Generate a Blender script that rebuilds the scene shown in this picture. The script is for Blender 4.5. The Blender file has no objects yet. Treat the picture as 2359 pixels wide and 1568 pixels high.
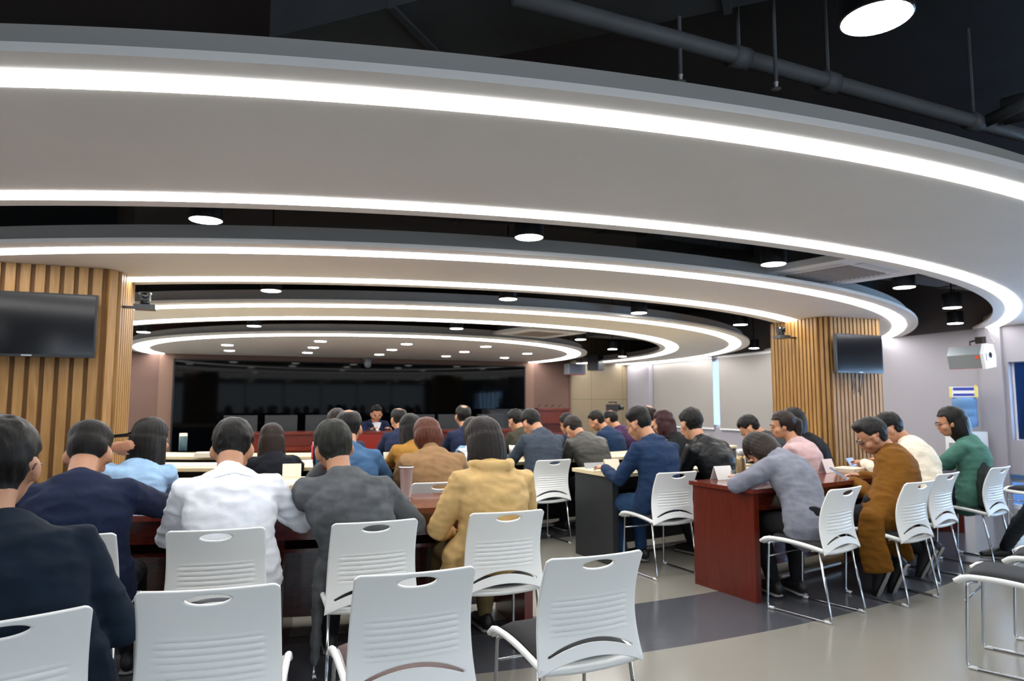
import bpy, bmesh, math, random
from mathutils import Vector, Matrix, noise
random.seed(7)
S = bpy.context.scene
COL = S.collection
V = Vector
PI = math.pi
# ------------------------------------------------------------------ camera
HC = 1.32
YAW = math.radians(21.0)
PITCH = math.atan((931 - 784) / 1573.0)
cam_d = bpy.data.cameras.new('camera'); cam = bpy.data.objects.new('camera', cam_d); COL.objects.link(cam)
cam_d.sensor_width = 36.0; cam_d.lens = 1573.0 / 2359 * 36
cam_d.clip_start = .05; cam_d.clip_end = 200
cam.location = (0, 0, HC); cam.rotation_euler = (PI/2 + PITCH, 0, -YAW)
cam_d.dof.use_dof = True; cam_d.dof.focus_distance = 2.2; cam_d.dof.aperture_fstop = 5.0
S.camera = cam
# ------------------------------------------------------------------ world (daylight outside the windows)
w = bpy.data.worlds.new('world'); S.world = w; w.use_nodes = True
wn = w.node_tree.nodes; bg = wn['Background']; bg.inputs[0].default_value = (.50, .72, 1, 1); bg.inputs[1].default_value = 2.4
# ------------------------------------------------------------------ exposure
S.view_settings.view_transform = 'Standard'; S.view_settings.look = 'None'
S.view_settings.exposure = 0.0; S.view_settings.gamma = 1
S.view_settings.use_curve_mapping = False
LED_L = 15.6; CAN_L = 62.0
# added rear fill for chair backs and ceiling edges; then right window daylight
def rear_light(x0, x1, z0, z1, p):
    l = bpy.data.lights.new('added_rear_fill', 'AREA'); l.shape = 'RECTANGLE'; l.size = x1-x0; l.size_y = z1-z0
    l.energy = p; l.color = (1, .90, .74)
    o = bpy.data.objects.new('added_rear_fill', l); COL.objects.link(o)
    o.location = ((x0+x1)/2, -4.16, (z0+z1)/2); o.rotation_euler = (PI/2, 0, 0)
rear_light(-3.4, 8.0, .5, 2.25, 84)
def window_light(y0, y1, z0, z1, p):
    l = bpy.data.lights.new('window_daylight', 'AREA'); l.shape = 'RECTANGLE'; l.size = y1-y0; l.size_y = z1-z0
    l.energy = p; l.color = (.55, .76, 1)
    o = bpy.data.objects.new('window_daylight', l); COL.objects.link(o)
    o.location = (9.02, (y0+y1)/2, (z0+z1)/2); o.rotation_euler = (PI/2, 0, PI/2)
window_light(1.6, 5.56, .92, 1.84, 240)

# view ray helpers (where a thing seen in the photograph stands)
_fw = V((math.sin(YAW)*math.cos(PITCH), math.cos(YAW)*math.cos(PITCH), math.sin(PITCH)))
_rt = V((math.cos(YAW), -math.sin(YAW), 0)); _up = _rt.cross(_fw)
def ray(u, v): return _fw + (u-1179.5)/1573*_rt - (v-784)/1573*_up
def on_z(u, v, z):
    d = ray(u, v); return V((0, 0, HC)) + d*((z-HC)/d.z)
def on_y(u, v, y):
    d = ray(u, v); return V((0, 0, HC)) + d*(y/d.y)
def on_x(u, v, x):
    d = ray(u, v); return V((0, 0, HC)) + d*(x/d.x)

# ------------------------------------------------------------------ materials
def lin(h):
    if isinstance(h, str):
        c = [int(h[i:i+2], 16)/255 for i in (0, 2, 4)]
        return tuple(x/12.92 if x <= .04045 else ((x+.055)/1.055)**2.4 for x in c) + (1,)
    return tuple(h) + (1,)
MATS = {}
def mat(name, col, rough=.5, metal=0, var=0, vs=8, bump=0, bs=60, emit=0, coat=0, stretch=(1, 1, 1), trans=0, alpha=1, spec=.5, bdist=.004, sheen=0, detail=3):
    key = name
    if key in MATS: return MATS[key]
    m = bpy.data.materials.new(name); m.use_nodes = True; nt = m.node_tree; N = nt.nodes; L = nt.links
    b = N['Principled BSDF']; c = lin(col)
    b.inputs['Base Color'].default_value = c; b.inputs['Roughness'].default_value = rough; b.inputs['Metallic'].default_value = metal
    b.inputs['Specular IOR Level'].default_value = spec
    if coat: b.inputs['Coat Weight'].default_value = coat; b.inputs['Coat Roughness'].default_value = .08
    if sheen: b.inputs['Sheen Weight'].default_value = sheen
    if trans: b.inputs['Transmission Weight'].default_value = trans; b.inputs['IOR'].default_value = 1.3
    if alpha < 1: b.inputs['Alpha'].default_value = alpha
    if emit:
        b.inputs['Emission Color'].default_value = c; b.inputs['Emission Strength'].default_value = emit
    if var or bump:
        tc = N.new('ShaderNodeTexCoord'); mp = N.new('ShaderNodeMapping'); mp.inputs['Scale'].default_value = stretch
        L.new(tc.outputs['Object'], mp.inputs[0])
    if var:
        n = N.new('ShaderNodeTexNoise'); n.inputs['Scale'].default_value = vs; n.inputs['Detail'].default_value = detail; L.new(mp.outputs[0], n.inputs[0])
        r = N.new('ShaderNodeValToRGB'); r.color_ramp.elements[0].position = .3; r.color_ramp.elements[1].position = .7
        r.color_ramp.elements[0].color = tuple(x*(1-var) for x in c[:3])+(1,); r.color_ramp.elements[1].color = tuple(min(1, x*(1+var)) for x in c[:3])+(1,)
        L.new(n.outputs[0], r.inputs[0]); L.new(r.outputs[0], b.inputs['Base Color'])
    if bump:
        n2 = N.new('ShaderNodeTexNoise'); n2.inputs['Scale'].default_value = bs; n2.inputs['Detail'].default_value = 4; L.new(mp.outputs[0], n2.inputs[0])
        bm_ = N.new('ShaderNodeBump'); bm_.inputs['Strength'].default_value = bump; bm_.inputs['Distance'].default_value = bdist
        L.new(n2.outputs[0], bm_.inputs['Height']); L.new(bm_.outputs[0], b.inputs['Normal'])
    MATS[key] = m; return m

M_PLATE = mat('white_ceiling_paint', 'e2dfda', .6, var=.02, vs=2)
M_TIER = mat('grey_fascia_paint', 'a3a19c', .7)
M_LED = mat('led_diffuser', (1, .985, .97), .5, emit=LED_L)
M_CAN = mat('lamp_diffuser', (1, 1, .97), .5, emit=CAN_L)
M_BLACK = mat('black_paint', '16171a', .8)
M_SOFF = mat('black_ceiling', '212326', .9, var=.2, vs=2)
M_DUCT = mat('dark_duct', '46494b', .75, var=.15, vs=4)
M_PIPE = mat('grey_pipe', '5a5c5e', .6, var=.1, vs=6)
M_BPLASTIC = mat('black_plastic', '101114', .35)
M_GLOSSBLACK = mat('screen_glass', '020304', .05, spec=.06)
M_TVGLASS = mat('tv_glass', '04060a', .12, spec=.6)
M_CHAIRW = mat('white_chair_plastic', 'eceeec', .35, bump=.05, bs=400)
M_CUSH = mat('black_cushion', '17191c', .85, bump=.3, bs=300, var=.1, vs=40)
M_CUSHB = mat('brown_cushion', '5d4a48', .6, bump=.2, bs=200)
M_CHROME = mat('chrome', 'b9bcc0', .15, metal=1)
M_STEEL = mat('brushed_steel', 'c2c0bc', .35, metal=.4)
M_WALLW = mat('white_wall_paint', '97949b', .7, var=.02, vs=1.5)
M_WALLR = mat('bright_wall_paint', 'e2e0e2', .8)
M_WALLUP = mat('grey_wall_paint', '5e5b60', .8)
M_MAUVE = mat('mauve_panel', '62493f', .75, var=.05, vs=3, bump=.1, bs=200)
M_TAN = mat('tan_panel', '75594a', .7)
M_BLIND = mat('grey_blind_fabric', '928d89', .85, bump=.05, bs=500)
M_MAPLE = mat('maple_top', 'd8c6a0', .4, var=.06, vs=4, stretch=(1, 8, 1))
M_TBLACK = mat('black_table_body', '26282b', .45, var=.1, vs=10)
M_PAPER = mat('white_paper', 'e3e1de', .8)
M_CREAM = mat('cream_paper', 'e0d6c2', .8)
M_SKIN = mat('skin', 'ad7b5c', .5, var=.06, vs=12)
M_SKIN2 = mat('skin_tan', 'a9744f', .5, var=.06, vs=12)
M_GLASSF = mat('spectacle_frame', '1a1a1c', .3)
M_RED = mat('red_plastic', 'b5202a', .4)
M_WHITEP = mat('white_plastic', 'dfe1e4', .35)
M_GREYP = mat('grey_metal_housing', '8c9498', .4, metal=.3)
def wood(name, c1, c2, rough, scale, stretch, coat=0):
    m = mat(name, c1, rough, coat=coat)
    nt = m.node_tree; N = nt.nodes; L = nt.links; b = N['Principled BSDF']
    tc = N.new('ShaderNodeTexCoord'); mp = N.new('ShaderNodeMapping'); mp.inputs['Scale'].default_value = stretch
    n = N.new('ShaderNodeTexNoise'); n.inputs['Scale'].default_value = scale; n.inputs['Detail'].default_value = 5; n.inputs['Distortion'].default_value = .6
    r = N.new('ShaderNodeValToRGB'); r.color_ramp.elements[0].position = .32; r.color_ramp.elements[1].position = .68
    r.color_ramp.elements[0].color = lin(c1); r.color_ramp.elements[1].color = lin(c2)
    L.new(tc.outputs['Object'], mp.inputs[0]); L.new(mp.outputs[0], n.inputs[0]); L.new(n.outputs[0], r.inputs[0]); L.new(r.outputs[0], b.inputs['Base Color'])
    return m
M_SLAT = wood('oak_slat', '86602c', 'a27b43', .5, 6, (6, 6, .5))
M_SLATBACK = wood('oak_backing', '5d3f1b', '6d4c24', .7, 6, (6, 6, .5))
M_MAHOG = wood('mahogany', '3c110b', '561c11', .22, 5, (1, 8, 8), coat=.4)
M_MAHOGTOP = wood('mahogany_top', '5c231b', '703024', .2, 5, (1, 8, 8), coat=.5)
M_MAHOGV = wood('mahogany_end', '521709', '621f10', .3, 5, (8, 8, 1), coat=.2)
M_DESK = wood('desk_mahogany', '5c1c0d', '752914', .25, 5, (1, 8, 8), coat=.3)

# ------------------------------------------------------------------ mesh helpers
def new_obj(name, me, m=None, parent=None, smooth=False):
    o = bpy.data.objects.new(name, me); COL.objects.link(o)
    if m: me.materials.append(m)
    if parent: o.parent = parent
    if smooth:
        for p in me.polygons: p.use_smooth = True
    return o
def obj(name, bm, m=None, parent=None, smooth=False, bevel=0):
    if bevel:
        bmesh.ops.bevel(bm, geom=[e for e in bm.edges if e.calc_face_angle(0) > .6], offset=bevel, segments=2, affect='EDGES', clamp_overlap=True)
    bmesh.ops.recalc_face_normals(bm, faces=bm.faces)
    me = bpy.data.meshes.new(name); bm.to_mesh(me); bm.free()
    return new_obj(name, me, m, parent, smooth)
def tag(o, label=None, cat=None, group=None, kind=None):
    if label: o['label'] = label
    if cat: o['category'] = cat
    if group: o['group'] = group
    if kind: o['kind'] = kind
    return o
def struct(name, bm, m, smooth=False):
    return tag(obj(name, bm, m, None, smooth), kind='structure')
def empty(name, loc=(0, 0, 0), rz=0, label=None, cat=None, group=None):
    o = bpy.data.objects.new(name, None); COL.objects.link(o); o.location = loc; o.rotation_euler = (0, 0, rz); o.empty_display_size = .1
    return tag(o, label, cat, group)
def box(bm, x0, x1, y0, y1, z0, z1, M=None):
    vs = [bm.verts.new((M @ V(p)) if M else p) for p in ((x0, y0, z0), (x1, y0, z0), (x1, y1, z0), (x0, y1, z0), (x0, y0, z1), (x1, y0, z1), (x1, y1, z1), (x0, y1, z1))]
    for f in ((0, 3, 2, 1), (4, 5, 6, 7), (0, 1, 5, 4), (1, 2, 6, 5), (2, 3, 7, 6), (3, 0, 4, 7)): bm.faces.new([vs[i] for i in f])
def bx(*a, **k):
    bm = bmesh.new(); box(bm, *a, **k); return bm
def lathe(bm, prof, n=24, M=None):
    rings = []
    for r, z in prof:
        if r < 1e-5: rings.append([bm.verts.new((M @ V((0, 0, z))) if M else (0, 0, z))])
        else: rings.append([bm.verts.new((M @ V((r*math.cos(a), r*math.sin(a), z))) if M else (r*math.cos(a), r*math.sin(a), z)) for a in (2*PI*i/n for i in range(n))])
    for A, B in zip(rings, rings[1:]):
        for i in range(n):
            j = (i+1) % n
            if len(A) == 1 and len(B) == 1: continue
            if len(A) == 1: bm.faces.new((A[0], B[i], B[j]))
            elif len(B) == 1: bm.faces.new((A[i], A[j], B[0]))
            else: bm.faces.new((A[i], A[j], B[j], B[i]))
def tube(bm, pts, r, n=10, closed=False):
    pts = [V(p) for p in pts]; rings = []
    up = V((0, 0, 1)) if abs((pts[1]-pts[0]).normalized().z) < .9 else V((0, 1, 0))
    for i, p in enumerate(pts):
        a = pts[max(0, i-1)]; b = pts[min(len(pts)-1, i+1)]; t = (b-a).normalized()
        s = t.cross(up)
        if s.length < 1e-4: s = t.orthogonal()
        s.normalize(); u = s.cross(t).normalized(); up = u
        rings.append([bm.verts.new(p + r*(math.cos(k)*s+math.sin(k)*u)) for k in (2*PI*j/n for j in range(n))])
    for A, B in zip(rings, rings[1:]):
        for j in range(n): bm.faces.new((A[j], A[(j+1) % n], B[(j+1) % n], B[j]))
    bm.faces.new(rings[0]); bm.faces.new(rings[-1][::-1])
def fillet(pts, r, k=5):
    pts = [V(p) for p in pts]; out = [pts[0]]
    for a, b, c in zip(pts, pts[1:], pts[2:]):
        d1 = (a-b); d2 = (c-b); rr = min(r, d1.length*.45, d2.length*.45)
        p1 = b+d1.normalized()*rr; p2 = b+d2.normalized()*rr
        for i in range(k+1):
            t = i/k; out.append(p1*(1-t)**2 + b*2*t*(1-t) + p2*t*t)
    out.append(pts[-1]); return out
def ellipsoid(bm, c, r, M=None, nu=20, nv=12):
    m4 = Matrix.Translation(c) @ Matrix.Diagonal((*r, 1))
    if M is not None: m4 = M @ m4
    bmesh.ops.create_uvsphere(bm, u_segments=nu, v_segments=nv, radius=1, matrix=m4)
def loft(bm, pts, radii, side, n=16):
    """closed tube through pts; radii = (across side vector, other)"""
    pts = [V(p) for p in pts]; radii = [r if isinstance(r, tuple) else (r, r) for r in radii]
    P = list(pts); R = list(radii)
    t0 = (pts[0]-pts[1]).normalized(); t1 = (pts[-1]-pts[-2]).normalized()
    m0 = min(radii[0]); m1 = min(radii[-1])
    P = [pts[0]+t0*m0*.9, pts[0]+t0*m0*.55] + P + [pts[-1]+t1*m1*.55, pts[-1]+t1*m1*.9]
    R = [(radii[0][0]*.35, radii[0][1]*.35), (radii[0][0]*.8, radii[0][1]*.8)] + R + [(radii[-1][0]*.8, radii[-1][1]*.8), (radii[-1][0]*.35, radii[-1][1]*.35)]
    rings = []
    for i, p in enumerate(P):
        t = (P[min(len(P)-1, i+1)]-P[max(0, i-1)]).normalized()
        s = side - t*side.dot(t)
        if s.length < 1e-3: s = t.orthogonal()
        s.normalize(); u = t.cross(s)
        rings.append([bm.verts.new(p+R[i][0]*math.cos(a)*s+R[i][1]*math.sin(a)*u) for a in (2*PI*j/n for j in range(n))])
    for A, B in zip(rings, rings[1:]):
        for j in range(n): bm.faces.new((A[j], A[(j+1) % n], B[(j+1) % n], B[j]))
    bm.faces.new(rings[0][::-1]); bm.faces.new(rings[-1])
def remesh(bm, vox, smooth_it=4, factor=.5):
    bmesh.ops.recalc_face_normals(bm, faces=bm.faces)
    me = bpy.data.meshes.new('tmp'); bm.to_mesh(me); bm.free()
    o = bpy.data.objects.new('tmp', me); COL.objects.link(o)
    r = o.modifiers.new('r', 'REMESH'); r.mode = 'VOXEL'; r.voxel_size = vox; r.use_smooth_shade = True
    if smooth_it:
        s = o.modifiers.new('s', 'SMOOTH'); s.iterations = smooth_it; s.factor = factor
    dg = bpy.context.evaluated_depsgraph_get(); dg.update()
    out = bpy.data.meshes.new_from_object(o.evaluated_get(dg))
    bpy.data.objects.remove(o); bpy.data.meshes.remove(me)
    return out
def copy_tree(o, parent=None):
    c = o.copy(); COL.objects.link(c); c.parent = parent
    for ch in list(o.children): copy_tree(ch, c)
    return c

# ------------------------------------------------------------------ room shell
X0, X1, Y0, Y1, ZT = -4.5, 8.75, -4.0, 14.6, 3.25
CZ = 2.29       # underside of the white ceiling rings
CF = V((2.0, 13.6, 0))    # centre of the curved seating rows
def arc_y(R, x): return CF.y - math.sqrt(R*R-(x-CF.x)**2)
# floor with curved dark bands
bm = bx(X0-.2, X1+.3, Y0-.2, Y1+.5, -.1, 0)
fl = struct('floor', bm, None)
m = bpy.data.materials.new('vinyl_floor'); m.use_nodes = True; nt = m.node_tree; N = nt.nodes; L = nt.links; b = N['Principled BSDF']
tc = N.new('ShaderNodeTexCoord'); sub = N.new('ShaderNodeVectorMath'); sub.operation = 'SUBTRACT'; sub.inputs[1].default_value = (2.0, 13.6, 0)
L.new(tc.outputs['Object'], sub.inputs[0]); ln = N.new('ShaderNodeVectorMath'); ln.operation = 'LENGTH'; L.new(sub.outputs[0], ln.inputs[0])
rp = N.new('ShaderNodeMapRange'); rp.inputs['From Min'].default_value = 0; rp.inputs['From Max'].default_value = 20; L.new(ln.outputs['Value'], rp.inputs['Value'])
cr = N.new('ShaderNodeValToRGB'); cr.color_ramp.interpolation = 'CONSTANT'
bei = lin('8a877e'); dk = lin('4b4d53')
els = [(0, bei), (4.6, dk), (5.4, bei), (6.5, dk), (7.3, bei), (9.52, dk), (10.28, bei), (13.2, dk), (13.9, bei)]
cr.color_ramp.elements[0].color = bei; cr.color_ramp.elements[1].position = els[1][0]/20; cr.color_ramp.elements[1].color = dk
for p_, c_ in els[2:]:
    e_ = cr.color_ramp.elements.new(p_/20); e_.color = c_
L.new(rp.outputs[0], cr.inputs[0])
no = N.new('ShaderNodeTexNoise'); no.inputs['Scale'].default_value = 1.6; no.inputs['Detail'].default_value = 6; L.new(tc.outputs['Object'], no.inputs[0])
mr = N.new('ShaderNodeMapRange'); mr.inputs['To Min'].default_value = .9; mr.inputs['To Max'].default_value = 1.1; L.new(no.outputs[0], mr.inputs['Value'])
mx = N.new('ShaderNodeVectorMath'); mx.operation = 'SCALE'; L.new(cr.outputs[0], mx.inputs[0]); L.new(mr.outputs[0], mx.inputs['Scale']); L.new(mx.outputs[0], b.inputs['Base Color'])
b.inputs['Roughness'].default_value = .2; b.inputs['Specular IOR Level'].default_value = .45
fl.data.materials.append(m)
struct('ceiling', bx(X0-.2, X1+.3, Y0-.2, Y1+.5, ZT, ZT+.1), M_SOFF)
struct('wall_left', bx(X0-.15, X0, Y0, Y1, 0, ZT), M_WALLR)
bm = bmesh.new(); W4 = (-3.5, 8.1, .4, 2.3)
for q_ in ((X0, W4[0], 0, ZT), (W4[1], X1, 0, ZT), (W4[0], W4[1], 0, W4[2]), (W4[0], W4[1], W4[3], ZT)): box(bm, q_[0], q_[1], Y0-.15, Y0, q_[2], q_[3])
struct('wall_rear', bm, M_WALLR)
e4 = empty('window_4', (2.3, Y0-.08, .4)); e4['kind'] = 'structure'; bm = bmesh.new()  # unseen window made up to let in the rear fill light
box(bm, -5.8, 5.8, -.03, .03, 0, .05); box(bm, -5.8, 5.8, -.03, .03, 1.85, 1.9)
for k in range(8): x_ = -5.8+11.55*k/7; box(bm, x_, x_+.05, -.03, .03, .05, 1.85)
obj('window_frame', bm, M_WHITEP, e4)
# back wall : mauve panels, marble at the right
struct('wall_back', bx(X0, 7.08, Y1, Y1+.15, 0, ZT), M_MAUVE)
struct('trim_1', bx(-1.62, -1.36, Y1-.02, Y1, 0, 2.29), M_TAN)
struct('trim_2', bx(5.88, 6.14, Y1-.02, Y1, 0, 2.29), M_TAN)
struct('trim_3', bx(-1.36, 5.88, Y1-.02, Y1, 2.17, 2.29), M_MAUVE)
struct('trim_4', bx(7.06, 7.10, Y1-.03, Y1+.02, 0, 2.29), M_TAN)
mm = mat('beige_marble', '84765f', .35, var=.08, vs=1.2, detail=6)
nt = mm.node_tree; N = nt.nodes; L = nt.links
bk = N.new('ShaderNodeTexBrick'); bk.offset = 0; bk.inputs['Scale'].default_value = 1; bk.inputs['Brick Width'].default_value = .85; bk.inputs['Row Height'].default_value = 1.44
bk.inputs['Mortar Size'].default_value = .006; bk.inputs['Mortar'].default_value = lin('5c5242'); bk.inputs['Color2'].default_value = lin('84765f')
tc = [n for n in N if n.type == 'TEX_COORD'][0]; sx = N.new('ShaderNodeSeparateXYZ'); cx = N.new('ShaderNodeCombineXYZ')
L.new(tc.outputs['Object'], sx.inputs[0]); L.new(sx.outputs[0], cx.inputs[0]); L.new(sx.outputs[2], cx.inputs[1]); L.new(cx.outputs[0], bk.inputs[0])
src = mm.node_tree.nodes['Principled BSDF'].inputs['Base Color'].links[0].from_socket
L.new(src, bk.inputs['Color1']); L.new(src, bk.inputs['Color2']); L.new(bk.outputs[0], N['Principled BSDF'].inputs['Base Color'])
struct('wall_marble', bx(7.10, X1+.2, Y1+.02, Y1+.15, 0, ZT), mm)
# right wall with two window openings
W1 = (1.6, 5.68, .88, 1.84); W3 = (1.2, 6.4, .05, .42); W2 = (9.3, 13.5, .86, 2.24)
bm = bmesh.new()
for y0, y1, z0, z1 in ((Y0, W3[0], 0, CZ), (W3[0], W3[1], 0, W3[2]), (W3[0], W3[1], W3[3], W1[2]), (W3[0], W1[0], W1[2], W1[3]), (W1[1], W3[1], W1[2], W1[3]), (W3[0], W3[1], W1[3], CZ), (W3[1], W2[0], 0, CZ), (W2[0], W2[1], 0, W2[2]), (W2[0], W2[1], W2[3], CZ), (W2[1], Y1+.02, 0, CZ)):
    box(bm, X1, X1+.2, y0, y1, z0, z1)
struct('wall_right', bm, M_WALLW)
struct('trim_5', bx(X1-.02, X1+.2, Y0, Y1, CZ, ZT), M_WALLUP)
struct('trim_6', bx(X1-.05, X1, 5.72, 6.0, 0, CZ), M_WALLW)
struct('trim_7', bx(X1-.13, X1, 13.62, Y1, 0, CZ), M_WALLW)
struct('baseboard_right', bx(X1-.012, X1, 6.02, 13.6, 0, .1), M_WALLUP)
M_FRAME = mat('white_window_frame', 'dfe3ea', .4); M_PANE = mat('window_glass', 'd8ecff', .02, trans=1)
M_BLUEF = mat('blue_window_mullion', '3a5c86', .4)
def window(i, W, nm, fm):
    y0, y1, z0, z1 = W
    e = empty('window_%d' % i, (X1+.1, (y0+y1)/2, z0)); e['kind'] = 'structure'
    bm = bmesh.new(); t = .05; c = (y0+y1)/2; h = z1-z0
    box(bm, -.03, .03, y0-c, y1-c, 0, t); box(bm, -.03, .03, y0-c, y1-c, h-t, h)
    box(bm, -.03, .03, y0-c, y0-c+t, t, h-t); box(bm, -.03, .03, y1-c-t, y1-c, t, h-t)
    obj('window_frame', bm, M_FRAME, e)
    for k in range(1, nm):
        y = y0-c + (y1-y0)*k/nm; obj('mullion', bx(-.03, .03, y-.03, y+.03, t, h-t), fm, e)
    obj('pane', bx(-.004, .004, y0-c+t, y1-c-t, t, h-t), M_PANE, e)
window(1, W1, 8, M_BLUEF); window(2, W2, 5, M_FRAME); window(3, W3, 6, M_BLUEF)
struct('trim_9', bx(X1-.03, X1, W3[0], W3[1]-.2, .42, .47), M_BLUEF)
struct('ground_outside', bx(X1+.2, X1+14, -12, 26, -.12, -.02), mat('paving_outside', '5c7398', .8))
bm = bmesh.new(); n_ = 60; A_ = []
for i in range(n_+1):
    t_ = i/n_; y_ = 5.02+.61*t_; x_ = X1+.035+.022*math.sin(t_*2*PI*5); A_.append((bm.verts.new((x_, y_, .90)), bm.verts.new((x_, y_, 1.83))))
for a_, b_ in zip(A_, A_[1:]): bm.faces.new((a_[0], b_[0], b_[1], a_[1]))
bmesh.ops.solidify(bm, geom=bm.faces[:], thickness=.004)
tag(obj('window_curtain', bm, mat('blue_curtain', '27507f', .7), None, True), 'blue gathered curtain in the window recess at the right edge', 'curtain')

def blind(y0, y1, label):
    e = empty('roller_blind', (X1-.03, (y0+y1)/2, .84), label=label, cat='blind', group='roller blinds on the right wall')
    h = (y1-y0)/2
    obj('blind_fabric', bx(-.004, .004, -h, h, 0, 1.42), M_BLIND, e)
    obj('bottom_rail', bx(-.012, .012, -h, h, -.02, .01), M_WHITEP, e)
    bm = bmesh.new(); tube(bm, [(-.0, -h, 1.42), (0, h, 1.42)], .03, 12); obj('roller_tube', bm, M_WHITEP, e, True)
blind(9.0, 11.22, 'pale grey roller blind beside the wood-slat column, drawn down')
blind(11.42, 13.58, 'pale grey roller blind next to the marble wall corner, drawn down')

# ------------------------------------------------------------------ ceiling rings
def clip(bm):
    for co, no in (((X1, 0, 0), (1, 0, 0)), ((X0, 0, 0), (-1, 0, 0)), ((0, Y1, 0), (0, 1, 0))):
        g = bm.verts[:]+bm.edges[:]+bm.faces[:]
        bmesh.ops.bisect_plane(bm, geom=g, dist=1e-5, plane_co=co, plane_no=no, clear_outer=True)
def band(co, Ro, ci, Ri, z0, z1, a0=0, a1=360, n=360, bm=None):
    """flat ring between two (possibly off-centre) circles, with thickness"""
    bm = bm or bmesh.new(); R = []
    full = a1-a0 >= 360
    cnt = n if full else n+1
    for i in range(cnt):
        a = math.radians(a0+(a1-a0)*i/n); c, s = math.cos(a), math.sin(a)
        po = (co[0]+Ro*c, co[1]+Ro*s)
        if Ri > 0: pi_ = (ci[0]+Ri*c, ci[1]+Ri*s)
        else: pi_ = None
        R.append((bm.verts.new((*po, z0)), bm.verts.new((*po, z1)), bm.verts.new((*pi_, z0)) if pi_ else None, bm.verts.new((*pi_, z1)) if pi_ else None))
    m_ = cnt if full else cnt-1
    for i in range(m_):
        A = R[i]; B = R[(i+1) % cnt]
        bm.faces.new((A[0], B[0], B[1], A[1]))
        if Ri > 0:
            bm.faces.new((A[2], A[3], B[3], B[2])); bm.faces.new((A[0], A[2], B[2], B[0])); bm.faces.new((A[1], B[1], B[3], A[3]))
    if Ri <= 0:
        bm.faces.new([r[0] for r in R][::-1]); bm.faces.new([r[1] for r in R])
    return bm
def ceiling_ring(label, outer, inner, leds, a0=0, a1=360):
    e = empty('ceiling_ring', (outer[0], outer[1], CZ), label=label, cat='ceiling panel', group=None)
    T = Matrix.Translation((-outer[0], -outer[1], -CZ))
    def fin(name, bm, mt):
        clip(bm); bm.transform(T); return obj(name, bm, mt, e)
    oc = outer[:2]; ic = inner[:2] if inner else (0, 0); ir = inner[2] if inner else 0
    fin('plate', band(oc, outer[2], ic, ir, CZ, CZ+.028, a0, a1), M_PLATE)
    fin('upper_tier', band(oc, outer[2]-.1, ic, ir+.1 if ir else 0, CZ+.028, CZ+.135, a0, a1), M_TIER)
    for (cx, cy, R_, hw) in leds:
        fin('light_strip', band((cx, cy), R_+hw, (cx, cy), R_-hw, CZ-.005, CZ+.004, a0, a1), M_LED)
    return e
ceiling_ring('widest white suspended ceiling ring, nearest overhead, with two light strips', (2.06, 10.97, 9.2), (2.243, 12.2, 8.92), [(2.059, 10.97, 9.038, .052), (2.243, 12.199, 9.09, .06)], 180, 360)
ceiling_ring('second widest white suspended ceiling ring touching both wood-slat columns', (2.28, 12.332, 8.30), (2.274, 12.361, 6.90), [(2.28, 12.332, 8.103, .072), (2.274, 12.361, 7.126, .078)])
ceiling_ring('third white suspended ceiling ring just around the front disc', (2.445, 12.847, 6.44), (2.418, 12.856, 5.03), [(2.445, 12.847, 6.218, .085), (2.418, 12.856, 5.235, .1)])
ceiling_ring('innermost white ceiling disc above the front desk, with small spotlights', (2.231, 13.618, 4.26), None, [(2.231, 13.618, 4.014, .12)])

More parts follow.
